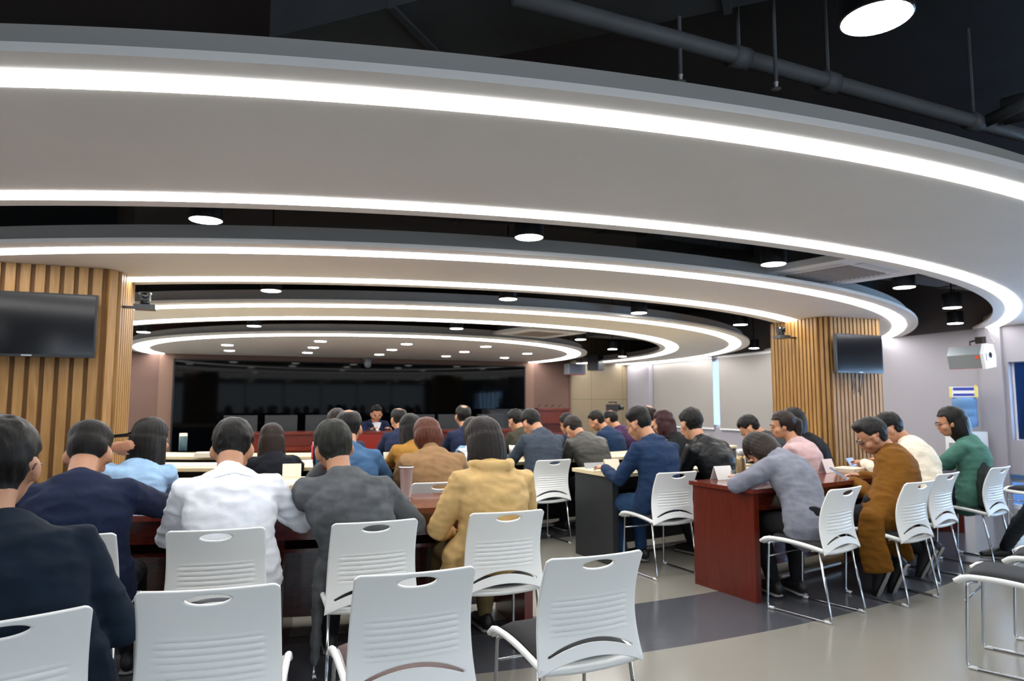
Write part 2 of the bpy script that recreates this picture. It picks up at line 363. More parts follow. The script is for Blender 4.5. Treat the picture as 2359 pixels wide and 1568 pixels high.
# ------------------------------------------------------------------ lamps
def make_downlight(label, z=2.31, r=.088):
    e = empty('ceiling_downlight', (0, 0, z), label=label, cat='ceiling light', group='round black downlights between the ceiling rings')
    bm = bmesh.new(); lathe(bm, [(0, .15), (r-.01, .15), (r, .14), (r, .003), (r-.004, 0), (r-.006, .004), (0, .004)], 32); obj('lamp_housing', bm, M_BPLASTIC, e, False)
    bm = bmesh.new(); lathe(bm, [(0, -.001), (r-.008, -.001), (r-.006, .003), (0, .003)], 32); obj('lamp_diffuser', bm, M_CAN, e)
    bm = bmesh.new(); tube(bm, [(0, 0, .15), (0, 0, ZT-z)], .008, 8); obj('hanging_rod', bm, M_BPLASTIC, e)
    return e
DL = [((1.48, 1.23), 'round downlight nearest the camera, upper right corner of the photo'), ((-.25, 3.97), 'round downlight between the two widest rings, over the left column'),
 ((1.53, 3.70), 'round downlight between the two widest rings, near the middle'), ((3.45, 3.80), 'round downlight left of the larger air conditioner panel'),
 ((5.18, 4.17), 'round downlight right of the larger air conditioner panel'), ((6.74, 4.89), 'round downlight seen flat under the ring, just above the hanging one by the right wall'),
 ((8.09, 5.84), 'black can downlight hanging above the grey wall loudspeaker'), ((.15, 6.29), 'downlight behind the second ring, left, nearest the left column camera'),
 ((2.26, 5.99), 'downlight behind the second ring, in its middle'), ((3.94, 6.40), 'downlight behind the second ring, right of middle'),
 ((5.71, 6.90), 'downlight with visible can left of the right column camera'), ((8.34, 9.74), 'small black can downlight hanging beside the blinds'),
 ((-1.39, 10.57), 'downlight left of the front disc by the left column edge'), ((.03, 9.24), 'downlight over the left of the front disc rim'),
 ((2.52, 8.60), 'downlight over the middle of the front disc rim, left of the small air conditioner'), ((4.73, 9.38), 'downlight at the right end of the small air conditioner panel'),
 ((6.09, 10.81), 'upper of the two small downlights inside the third ring, right'), ((7.23, 12.42), 'lower of the two small downlights inside the third ring, right'),
 ((-2.6, 4.3), 'downlight out of view left of the left column'), ((-.8, 1.2), 'downlight out of view above and left of the camera'), ((3.9, 1.4), 'downlight out of view right of the nearest one'), ((6.4, 1.6), 'downlight out of view near the right window'),  # unseen downlights, kept for the light they give
 ((1.5, -1.2), 'added downlight out of view behind the camera, middle'), ((-1.5, -1.2), 'added downlight out of view behind the camera, left'), ((4.5, -1.2), 'added downlight out of view behind the camera, right'), ((-3.2, .2), 'added downlight out of view by the left wall'), ((7.2, -1.0), 'added downlight out of view at the rear right'), ((0, -2.6), 'added downlight out of view near the rear wall, left'), ((3, -2.6), 'added downlight out of view near the rear wall, middle'), ((6, -2.6), 'added downlight out of view near the rear wall, right'), ((-3, -2.4), 'added downlight out of view in the rear left corner'), ((.1, -.4), 'added downlight out of view just behind the camera'), ((3.0, -.1), 'added downlight out of view right behind the camera'), ((5.8, .2), 'added downlight out of view behind the camera, toward the window')]  # more unseen downlights, added to brighten chair backs and ceiling edges
d0 = None
for (x, y), lb in DL:
    if d0 is None: d = d0 = make_downlight(lb)
    else: d = copy_tree(d0)
    d.location = (x, y, 2.31); d['label'] = lb
e0 = None
rows_ = {10.87: 'front', 12.1: 'middle', 13.36: 'back'}; cols_ = ['leftmost', 'second from left', 'central', 'second from right', 'rightmost']
for iy, y in enumerate((10.87, 12.1, 13.36)):
    for ix, x in enumerate((-.36, 1.0, 2.35, 3.7, 4.96)):
        if iy == 0 and ix in (0, 4): continue
        lb = '%s small recessed spotlight in the %s row of the ceiling disc' % (cols_[ix], ('nearest', 'middle', 'farthest')[iy])
        if e0 is None:
            e = e0 = empty('recessed_spotlight', (x, y, CZ), label=lb, cat='ceiling light', group='small spotlights in the ceiling disc')
            bm = bmesh.new(); lathe(bm, [(.085, 0), (.1, -.004), (.1, 0)], 24); obj('trim_ring', bm, M_WHITEP, e)
            bm = bmesh.new(); lathe(bm, [(0, -.006), (.085, -.006), (.085, -.001), (0, -.001)], 24); obj('lamp_diffuser', bm, M_CAN, e)
        else: e = copy_tree(e0)
        e.location = (x, y, CZ); e['label'] = lb

# ------------------------------------------------------------------ black plenum: ducts, pipes, cassettes
def duct(label, a, b, wd, h, z):
    e = empty('air_duct', (a[0], a[1], z), label=label, cat='duct')
    A = V((a[0], a[1], 0)); B = V((b[0], b[1], 0)); d = (B-A); Ln = d.length; ang = math.atan2(d.y, d.x)
    M = Matrix.Rotation(ang, 4, 'Z'); bm = bmesh.new(); box(bm, 0, Ln, -wd/2, wd/2, 0, h, M); obj('duct_body', bm, M_DUCT, e)
    k = .6
    while k < Ln:
        bm = bmesh.new(); box(bm, k-.015, k+.015, -wd/2-.015, wd/2+.015, -.015, h+.01, M); obj('flange', bm, M_DUCT, e)
        bm = bmesh.new(); tube(bm, [M @ V((k, 0, h)), M @ V((k, 0, ZT-z))], .01, 6); obj('hanger_rod', bm, M_DUCT, e); k += 1.2
duct('wide dark rectangular air duct crossing under the black ceiling overhead', (.2, 3.1), (3.2, .3), .5, .22, 2.85)
duct('narrower dark air duct behind the wide one', (-1.0, 2.6), (1.3, .6), .2, .15, 2.9)
duct('dark duct running across the ceiling gap beyond the air conditioner', (3.0, 4.7), (8.6, 5.3), .35, .22, 2.62)
duct('dark duct over the gap inside the third ring', (4.2, 11.3), (8.5, 12.0), .4, .22, 2.62)
duct('long dark duct across the gap above the left downlight', (-4, 4.9), (3.0, 4.6), .4, .25, 2.7)
def pipe(label, pts, r, z=0, joints=()):
    e = empty('ceiling_pipe', pts[0], label=label, cat='pipe'); o = V(pts[0])
    bm = bmesh.new(); tube(bm, [V(p)-o for p in pts], r, 12); obj('pipe', bm, M_PIPE, e, True)
    A = V(pts[0]); B = V(pts[-1])
    for t in joints:
        c = A.lerp(B, t)-o; d = (B-A).normalized()*.04
        bm = bmesh.new(); tube(bm, [c-d, c+d], r*1.35, 12); obj('pipe_coupling', bm, M_PIPE, e, True)
        bm = bmesh.new(); tube(bm, [c, (c.x, c.y, ZT-o.z)], .008, 6); obj('pipe_hanger', bm, M_PIPE, e)
pa = on_z(1180, -10, 2.75); pb = on_z(1700, 130, 2.75); pc = on_z(2260, 285, 2.75)
pipe('long grey sprinkler pipe crossing the black ceiling at the upper right', [pa, pb, pc, pc+(pc-pb)*.5], .035, joints=(.3, .45, .75))
pipe('short grey branch pipe ending beside the widest ceiling ring at right', [pc+V((0, 0, .0)), on_z(2420, 210, 2.75)], .03)
pipe('thick grey pipe end at the far upper right corner', [on_z(2310, 258, 2.8), on_z(2480, 215, 2.8)], .07)
def sprinkler(u, v, label):
    p = on_z(u, v, 2.6); e = empty('sprinkler_head', p, label=label, cat='sprinkler')
    bm = bmesh.new(); tube(bm, [(0, 0, .0), (0, 0, ZT-2.6)], .008, 8); obj('drop_pipe', bm, M_PIPE, e)
    bm = bmesh.new(); lathe(bm, [(0, -.02), (.02, -.018), (.006, -.01), (.01, .01), (0, .012)], 12); obj('deflector', bm, M_STEEL, e)
sprinkler(1568, 178, 'small sprinkler head below the grey pipe, left one'); sprinkler(1788, 195, 'small sprinkler head below the grey pipe, right one')
def cassette(label, cx, cy, sz, z, rz):
    e = empty('air_conditioner', (cx, cy, z), rz, label=label, cat='air conditioner', group='ceiling cassette air conditioners')
    h = sz/2; bm = bx(-h, h, -h, h, 0, .05); obj('cover_panel', bm, M_WHITEP, e, bevel=.015)
    obj('unit_body', bx(-h+.08, h-.08, -h+.08, h-.08, .05, .3), M_DUCT, e)
    gm = mat('air_grille', '8f857f', .7)
    bm = bmesh.new(); g = sz*.27; box(bm, -g, g, -g, g, -.004, .0)
    for i in range(14): y = -g+2*g*(i+.5)/14; box(bm, -g, g, y-.006, y+.006, -.008, -.004)
    obj('intake_grille', bm, gm, e)
    for k in range(4):
        M = Matrix.Rotation(k*PI/2, 4, 'Z'); bm = bmesh.new(); box(bm, -g, g, g+.045, g+.10, -.006, .0, M); obj('air_vane', bm, mat('air_vane_plastic', 'c9c9cb', .4), e)
cassette('larger white ceiling air conditioner panel above the right column', 4.37, 4.14, 1.02, 2.36, math.radians(14))
cassette('small-looking white ceiling air conditioner panel above the front disc', 3.98, 9.3, 1.02, 2.36, math.radians(14))

# ------------------------------------------------------------------ slatted columns
def column(name, label, x0, x1, y0, y1, per, ch=.07):
    cx, cy = (x0+x1)/2, (y0+y1)/2; e = empty(name, (cx, cy, 0), label=label, cat='column', group='wood-slat columns')
    hx, hy = (x1-x0)/2-.02, (y1-y0)/2-.02
    bm = bmesh.new()
    ol = [(-hx+ch, -hy), (hx-ch, -hy), (hx, -hy+ch), (hx, hy-ch), (hx-ch, hy), (-hx+ch, hy), (-hx, hy-ch), (-hx, -hy+ch)]
    lo = [bm.verts.new((*p, 0)) for p in ol]; hi = [bm.verts.new((*p, CZ)) for p in ol]
    for i in range(8): bm.faces.new((lo[i], lo[(i+1) % 8], hi[(i+1) % 8], hi[i]))
    bm.faces.new(lo[::-1]); bm.faces.new(hi)
    obj('column_core', bm, M_SLATBACK, e); obj('column_head', bx(-hx+.02, hx-.02, -hy+.02, hy-.02, CZ, ZT), M_BLACK, e)
    for i in range(8):
        a = V((*ol[i], 0)); b_ = V((*ol[(i+1) % 8], 0)); d = (b_-a); ln_ = d.length; k = max(1, round(ln_/per)); d.normalize(); nrm = V((d.y, -d.x, 0))
        for j in range(k):
            c = a+d*(ln_*(j+.5)/k); w_ = ln_/k*.33
            M = Matrix.Translation(c) @ Matrix(((d.x, nrm.x, 0, 0), (d.y, nrm.y, 0, 0), (0, 0, 1, 0), (0, 0, 0, 1)))
            bm = bmesh.new(); box(bm, -w_, w_, -.002, .022, 0, CZ-.001, M); obj('wood_slat', bm, M_SLAT, e)
column('slatted_column', 'wide wood-slat column at the left carrying the large black television', -1.86, -.90, 5.54, 6.36, .09)
column('slatted_column', 'wood-slat column at the right carrying the small television', 5.87, 6.79, 5.74, 6.64, .057)

def tv(label, cx, cz, y, w_, h_, rz, tilt=0):
    e = empty('television', (cx, y, cz), rz, label=label, cat='television')
    bm = bx(-w_/2, w_/2, -.02, .02, -h_/2, h_/2); obj('tv_housing', bm, M_BPLASTIC, e, bevel=.006)
    obj('tv_screen', bx(-w_/2+.012, w_/2-.012, -.023, -.0205, -h_/2+.018, h_/2-.012), M_TVGLASS, e)
    obj('wall_bracket', bx(-.1, .1, .02, .1, -.1, .1), M_BPLASTIC, e)
    obj('badge', bx(-.03, .03, -.0245, -.022, -h_/2+.004, -h_/2+.014), M_GREYP, e)
    return e
t = tv('large black wall television on the left wood-slat column', -1.395, 1.855, 5.42, .79, .435, 0)
t = tv('small black television on the right wood-slat column reflecting the window', 6.235, 1.872, 5.62, .70, .425, math.radians(2))
for k, (dx, dl) in enumerate(((-.07, .2), (-.05, .24), (.02, .22), (.05, .26))):
    bm = bmesh.new(); tube(bm, [(dx, .0, -.2), (dx+.005, .03, -.2-dl*.6), (dx+.012, .05, -.2-dl)], .004, 6); obj('cable', bm, M_BPLASTIC, t)

# cameras on brackets
def ptz(label, p, dirx, cat='camera'):
    e = empty('conference_camera', p, label=label, cat=cat, group='conference cameras on column brackets')
    s = dirx
    bm = bmesh.new(); box(bm, -.16*s if s > 0 else 0, 0 if s > 0 else .24, -.015, .015, -.012, .005); obj('bracket_arm', bm, M_BPLASTIC, e)
    bm = bx(-.07, .075, -.06, .06, -.018, .018); obj('camera_base', bm, mat('camera_grey', '2b2c30', .3), e, bevel=.008)
    bm = bmesh.new(); lathe(bm, [(0, .018), (.035, .018), (.033, .06), (0, .06)], 20); obj('swivel_neck', bm, M_BPLASTIC, e, True)
    bm = bx(-.032, .032, -.035, .045, .05, .115); obj('camera_head', bm, M_BPLASTIC, e, bevel=.01)
    bm = bmesh.new(); lathe(bm, [(0, 0), (.022, 0), (.022, .012), (.018, .014), (0, .014)], 20, Matrix.Translation((0, -.035, .085)) @ Matrix.Rotation(PI/2, 4, 'X')); obj('lens', bm, M_TVGLASS, e, True)
    bm = bmesh.new()
    for sx_ in (-1, 1): ellipsoid(bm, (sx_*.035, -.02, .1), (.01, .01, .01), nu=10, nv=8)
    obj('side_cap', bm, M_STEEL, e, True)
ptz('black conference camera on a bracket beside the left column', on_y(334, 708, 5.75), 1)
ptz('black conference camera on a bracket at the left edge of the right column', on_x(1800, 776, 5.66), -1)
p = on_y(847, 834, 14.3); e = empty('conference_camera', p, label='small grey camera hanging from the ceiling disc at the top of the big screen', cat='camera')
obj('camera_base', bx(-.11, .11, -.05, .05, .05, .08), M_BPLASTIC, e); bm = bmesh.new(); lathe(bm, [(0, -.12), (.06, -.1), (.075, -.04), (.07, .05), (0, .05)], 20); obj('camera_dome', bm, M_GREYP, e, True)
bm = bmesh.new(); lathe(bm, [(0, 0), (.03, 0), (.03, .01), (0, .01)], 16, Matrix.Translation((0, -.075, -.04)) @ Matrix.Rotation(PI/2, 4, 'X')); obj('lens', bm, M_BPLASTIC, e)

# classroom loudspeakers
def loudspeaker(label, p, rz, sc, tilt):
    e = empty('wall_loudspeaker', p, label=label, cat='loudspeaker', group='grey wall loudspeakers')
    e.rotation_euler = (tilt, 0, rz); e.scale = (sc,)*3
    Lh = .42; w_, h_ = .2, .27
    def prof(kx):
        return [(-h_/2, 0.0), (-h_/2, kx*.85), (-h_*.18, kx), (h_*.18, kx), (h_/2, kx*.82), (h_/2, 0)]
    # body : extruded along local -x .. +x ; front plate at +x
    bm = bmesh.new(); P = [(-.12, -.1), (-.135, .0), (-.11, .1), (.09, .13), (.125, .06), (.11, -.11)]
    P = [(y, z) for y, z in ((-.1, -.13), (.09, -.12), (.105, 0), (.07, .12), (-.07, .135), (-.125, .03))]
    A = [bm.verts.new((-Lh/2, y, z)) for y, z in P]; B = [bm.verts.new((Lh/2-.04, y, z)) for y, z in P]
    for i in range(6): bm.faces.new((A[i], A[(i+1) % 6], B[(i+1) % 6], B[i]))
    bm.faces.new(A[::-1]); bm.faces.new(B); obj('housing', bm, M_GREYP, e, bevel=.012)
    bm = bmesh.new(); Q = [(y*1.1, z*1.1) for y, z in P]
    A = [bm.verts.new((Lh/2-.04, y, z)) for y, z in Q]; B = [bm.verts.new((Lh/2, y, z)) for y, z in Q]
    for i in range(6): bm.faces.new((A[i], A[(i+1) % 6], B[(i+1) % 6], B[i]))
    bm.faces.new(A[::-1]); bm.faces.new(B); obj('front_plate', bm, M_WHITEP, e, bevel=.014)
    bm = bmesh.new(); lathe(bm, [(0, .004), (.026, .004), (.036, 0), (.036, -.01), (0, -.01)], 24, Matrix.Translation((Lh/2+.001, 0, .01)) @ Matrix.Rotation(PI/2, 4, 'Y')); obj('port_hole', bm, M_BPLASTIC, e)
    obj('slot', bx(Lh/2, Lh/2+.003, -.092, -.082, -.05, .04), M_BPLASTIC, e)
    obj('red_stripe', bx(-Lh/2, Lh/2-.045, -.06, .06, .128, .137), mat('red_trim', 'b0555c', .4), e)
    obj('red_stripe', bx(-Lh/2, Lh/2-.045, -.1, .09, -.135, -.127), mat('red_trim', 'b0555c', .4), e)
    obj('orange_logo', bx(Lh/2-.1, Lh/2-.065, -.128, -.112, -.02, .015), mat('orange_mark', 'e0491d', .5), e)
    bm = bmesh.new(); tube(bm, [(.0, 0, .12), (.0, .0, .18), (.1, .05, .2)], .012, 8); obj('bracket_arm', bm, M_BPLASTIC, e)
    obj('bracket_plate', bx(.06, .14, .0, .08, .15, .23), M_BPLASTIC, e)
    return e
p = on_x(2238, 822, 8.0)
loudspeaker('grey loudspeaker with a white front plate and orange mark high on the right wall', p, math.radians(-84), 1.0, math.radians(5))
bm = bmesh.new(); a = on_x(2272, 755, 8.6); b_ = on_x(2292, 790, 8.35); tube(bm, [a, a.lerp(b_, .5)-V((0, 0, .02)), b_], .004, 6)
tag(obj('loose_cable', bm, M_BPLASTIC), 'thin dark cable hanging from the ceiling to the grey wall loudspeaker', 'cable')
p = on_y(1326, 850, 14.3)
e = empty('wall_loudspeaker', p, label='blue-grey loudspeaker with a red lower edge at the marble corner', cat='loudspeaker')
obj('housing', bx(-.21, .2, -.12, .14, -.12, .12), mat('bluegrey_housing', '5d6474', .5), e, bevel=.02)
obj('red_stripe', bx(-.2, .19, -.115, .12, -.135, -.12), mat('red_trim', 'b0555c', .4), e); obj('front_plate', bx(-.235, -.21, -.12, .14, -.12, .12), M_GREYP, e)
bm = bmesh.new(); tube(bm, [(.15, .0, .1), (.15, .0, .3)], .012, 8); obj('hanging_rod', bm, M_BPLASTIC, e)
p = on_y(1372, 836, 13.8)
e = empty('stage_loudspeaker', p, label='black box loudspeaker hanging in front of the marble wall', cat='loudspeaker')
obj('speaker_cabinet', bx(-.13, .13, -.14, .14, -.17, .17, M=Matrix.Rotation(.5, 4, 'Z')), mat('dark_cabinet', '33353b', .6), e, bevel=.01)
obj('speaker_grille', bx(-.11, .11, -.15, -.14, -.15, .15, M=Matrix.Rotation(.5, 4, 'Z')), M_BPLASTIC, e)
bm = bmesh.new(); tube(bm, [(0, 0, .1), (0, 0, .5)], .015, 8); obj('hanging_rod', bm, M_BPLASTIC, e)

# big front screen
e = empty('video_wall', (2.26, Y1-.06, 0), label='huge dark glass video screen covering the front wall', cat='screen')
obj('screen_glass', bx(-3.62, 3.62, -.05, .0, .42, 2.17), M_GLOSSBLACK, e)
bm = bmesh.new()
for x in (-3.63, 3.60): box(bm, x, x+.03, -.06, .04, .40, 2.18)
box(bm, -3.63, 3.63, -.06, .04, 2.165, 2.19); box(bm, -3.63, 3.63, -.06, .04, .38, .42)
obj('screen_frame', bm, M_BLACK, e)
struct('trim_8', bx(-1.6, 6.1, Y1-.2, Y1-.02, 0, .38), M_BLACK)

# water dispenser
p = on_x(2225, 985, 8.42); yb = p.y
e = empty('water_dispenser', (8.42, yb, 0), label='white water dispenser with a blue water bottle against the right wall', cat='water dispenser')
bm = bx(-.16, .16, -.16, .16, .02, .98); obj('dispenser_body', bm, M_WHITEP, e, bevel=.02)
obj('tap_recess', bx(-.17, -.155, -.11, .11, .62, .84), M_GREYP, e)
for s in (-1, 1):
    bm = bmesh.new(); tube(bm, [(-.16, s*.05, .8), (-.2, s*.05, .8), (-.2, s*.05, .77)], .01, 8); obj('tap', bm, M_RED if s > 0 else mat('blue_tap', '2a5fb0', .4), e)
M_WB = mat('blue_water_bottle', '79a8d8', .12, trans=.45)
bm = bmesh.new(); lathe(bm, [(0, .98), (.03, .98), (.04, 1.0), (.12, 1.04), (.135, 1.07), (.135, 1.15), (.125, 1.16), (.135, 1.18), (.135, 1.25), (.125, 1.26), (.135, 1.28), (.135, 1.38), (.12, 1.405), (0, 1.41)], 32); obj('water_bottle', bm, M_WB, e, True)
e = empty('drinks_pack', (8.42, yb, 1.41), -.96, label='white and blue wrapped pack with yellow bands lying on the water bottle', cat='package')
obj('wrapper', bx(-.15, .15, -.08, .08, 0, .13), M_WHITEP, e, bevel=.02)
for z0, z1 in ((.015, .045), (.085, .12)):
    obj('blue_print', bx(-.11, .11, -.083, .083, z0, z1), mat('blue_print', '24399f', .4), e)
obj('yellow_band', bx(.115, .14, -.085, .085, -.001, .15), mat('yellow_band', 'dccb5a', .5), e); obj('yellow_band', bx(-.145, -.125, -.085, .085, -.001, .12), mat('yellow_band', 'dccb5a', .5), e)
# ------------------------------------------------------------------ tables (arcs around the stage)
def arc_prism(bm, Ra, Rb, x0, x1, z0, z1, n=14, org=None):
    """solid between radii Ra<Rb from x0 to x1 (x measured along the arc at Rb)"""
    O = org or V((0, 0, 0)); a0 = math.asin((x0-CF.x)/Rb); a1 = math.asin((x1-CF.x)/Rb); Rg = []
    for i in range(n+1):
        a = a0+(a1-a0)*i/n
        def P(R, z): return bm.verts.new(V((CF.x+R*math.sin(a), CF.y-R*math.cos(a), z))-O)
        Rg.append((P(Rb, z0), P(Rb, z1), P(Ra, z1), P(Ra, z0)))
    for A, B in zip(Rg, Rg[1:]):
        for k in range(4): bm.faces.new((A[k], B[k], B[(k+1) % 4], A[(k+1) % 4]))
    bm.faces.new(Rg[0][::-1]); bm.faces.new(Rg[-1])
def arc_table(label, R, x0, x1, style):
    dep = .62
    O = V(((x0+x1)/2, arc_y(R, (x0+x1)/2), 0)); e = empty('meeting_table', O, label=label, cat='table')
    def part(name, mt, *a, **k):
        bm = bmesh.new(); arc_prism(bm, *a, org=O, **k); return obj(name, bm, mt, e)
    red = style == 'red'
    Mt, Mb, Me = (M_MAHOGTOP, M_MAHOG, M_MAHOGV) if red else (M_MAPLE, M_TBLACK, M_TBLACK)
    part('table_top', Mt, R-dep, R, x0, x1, .72, .75)
    part('apron', Mb, R-.06, R-.03, x0+.03, x1-.03, .60, .72) if red else None
    part('front_panel', Mb, R-dep+.05, R-dep+.09, x0+.03, x1-.03, .06, .72)
    part('shelf', Mb, R-dep+.09, R-.1, x0+.05, x1-.05, .52, .54)
    w_ = .05 if red else .06
    for xe in ((x0+.02, x0+.02+w_), (x1-.02-w_, x1-.02)):
        part('end_panel', Me, R-dep+.02, R-.02, xe[0], xe[1], 0.0, .72, n=2)
    nx = max(1, int((x1-x0)/1.3))
    for k in range(1, nx):
        xm = x0+(x1-x0)*k/nx; part('inner_support', Mb, R-dep+.09, R-.1, xm-.02, xm+.02, 0.0, .72, n=2)
    for k in range(nx):
        xa = x0+(x1-x0)*(k+.3)/nx; xb = x0+(x1-x0)*(k+.7)/nx
        part('foot_rail', M_STEEL, R-.34, R-.30, xa, xb, .035, .05, n=3)
arc_table('long curved mahogany table of the near row, left of the aisle', 9.9, -2.6, 1.58, 'red')
arc_table('curved mahogany table of the near row, right of the aisle', 9.9, 3.18, 7.0, 'red')
arc_table('maple-topped black table of the second row, left of the aisle', 8.65, -2.6, 1.35, 'maple')
arc_table('maple-topped black table of the second row, right of the aisle', 8.62, 2.8, 6.2, 'maple')
arc_table('maple-topped black table of the third row, left part', 7.22, -2.4, 1.5, 'maple')
arc_table('maple-topped black table of the third row, right part', 7.22, 2.2, 6.4, 'maple')
arc_table('maple-topped black table of the fourth row, left part', 5.9, -1.8, 2.0, 'maple')
arc_table('maple-topped black table of the fourth row, right part', 5.9, 2.6, 6.2, 'maple')

# front desk on the far side
e = empty('presidium_desk', (2.6, 11.6, 0), label='long mahogany desk with panels in front of the video screen', cat='desk')
obj('desk_top', bx(-2.6, 2.25, -.05, .65, .84, .87), M_DESK, e); obj('desk_front', bx(-2.55, 2.2, 0, .03, 0, .84), M_DESK, e)
obj('desk_ledge', bx(-2.6, 2.25, -.07, 0, .58, .62), M_DESK, e)
for k in range(6): x = -2.45+k*.92; obj('front_panel', bx(x+.08, x+.84, -.012, 0, .66, .80), M_MAHOGV, e)
for s in (-2.55, 2.17): obj('side_panel', bx(s, s+.03, .03, .62, 0, .84), M_DESK, e)
e = empty('speaker_table', (2.05, 11.28, 0), label='mahogany table section in front of the reading speaker', cat='desk')
obj('table_top', bx(-.45, .45, -.2, .2, .86, .89), M_MAHOGTOP, e); obj('front_panel', bx(-.42, .42, -.18, -.15, 0, .86), mat('red_panel', '7e1f14', .3, coat=.3), e); obj('side_panel', bx(-.43, -.4, -.15, .18, 0, .86), M_DESK, e); obj('side_panel', bx(.4, .43, -.15, .18, 0, .86), M_DESK, e)
p = on_y(1268, 955, 13.4)
e = empty('lectern', (p.x, 13.4, 0), label='wide dark red wooden lectern at the right of the front screen', cat='lectern')
obj('lectern_top', bx(-.38, .38, -.2, .25, 1.20, 1.24), M_MAHOGTOP, e); obj('lectern_head', bx(-.36, .36, -.16, .2, .92, 1.20), M_MAHOGV, e); obj('lectern_body', bx(-.28, .28, -.1, .15, .08, .92), M_MAHOG, e); obj('lectern_base', bx(-.38, .38, -.2, .2, 0, .08), M_MAHOG, e)
for k in range(4):
    x = -.24+.16*k; bm = bmesh.new(); tube(bm, fillet([(x, .1, 1.24), (x, .1, 1.28), (x+.02, .0, 1.31)], .02), .006, 6); obj('microphone', bm, M_BPLASTIC, e)

# ------------------------------------------------------------------ chairs
def backrest_mesh():
    bm = bmesh.new(); NU, NV = 44, 132
    def hole(u, v):   # handle ellipse, u in -1..1, v 0..1
        return (u/.32)**2 + ((v-.918)/.052)**2
    def slot_c(u): return .105 + .042*(1-(u/.82)**2)
    def slot_h(u): return .010+.012*math.sqrt(max(0, 1-(u/.80)**2))
    grid = {}
    for i in range(NU+1):
        for j in range(NV+1):
            u = -1+2*i/NU; v = j/NV
            grid[i, j] = [u, v]
    # delete list by cell centres
    dele = set()
    for i in range(NU):
        for j in range(NV):
            u = -1+2*(i+.5)/NU; v = (j+.5)/NV
            if hole(u, v) < 1: dele.add((i, j))
            if abs(u) < .80 and abs(v-slot_c(u)) < slot_h(u): dele.add((i, j))
    cells = [(i, j) for i in range(NU) for j in range(NV) if (i, j) not in dele]
    used = {}
    for (i, j) in cells:
        for k in ((i, j), (i+1, j), (i+1, j+1), (i, j+1)): used[k] = used.get(k, 0)+1
    for k in used:
        u, v = grid[k]; h = hole(u, v)
        touching = [(k[0]-a, k[1]-b) in dele for a in (0, 1) for b in (0, 1)]
        if any(touching):
            if v > .8:
                s = 1/math.sqrt(max(h, 1e-6)); grid[k] = [u*s, .918+(v-.918)*s]
            elif abs(u) < .78:
                c = slot_c(u); grid[k] = [u, c+(slot_h(u) if v > c else -slot_h(u))]
    vt = {}
    for k in used:
        u, v = grid[k]
        wd = .198 - .006*v + .012*(1-v)**3
        # rounded top corners, arched bottom edge
        x = u*wd
        zt = .802 - .012*max(0, (abs(u)-.90)/.10)**2
        zb = .402 + .048*(1-u*u)
        z = zb+(zt-zb)*v
        hh = (z-.42)/.38
        y = -.222 - .055*hh**2 + .035*math.sin(PI*min(1, max(0, hh)))*.9 - .015*(1-hh)**2
        y += .028*u*u          # wraps towards the sitter
        if .27 < hh < .63 and abs(u) < .76:
            f = min(1, (.76-abs(u))/.08); y -= .0026*f*math.sin((hh-.27)/.36*2*PI*6.5)*min(1, (hh-.27)/.03, (.63-hh)/.03)
        vt[k] = bm.verts.new((x, y, z))
    for (i, j) in cells: bm.faces.new((vt[i, j], vt[i+1, j], vt[i+1, j+1], vt[i, j+1]))
    bmesh.ops.recalc_face_normals(bm, faces=bm.faces)
    r = bmesh.ops.solidify(bm, geom=bm.faces[:], thickness=.009)
    return bm
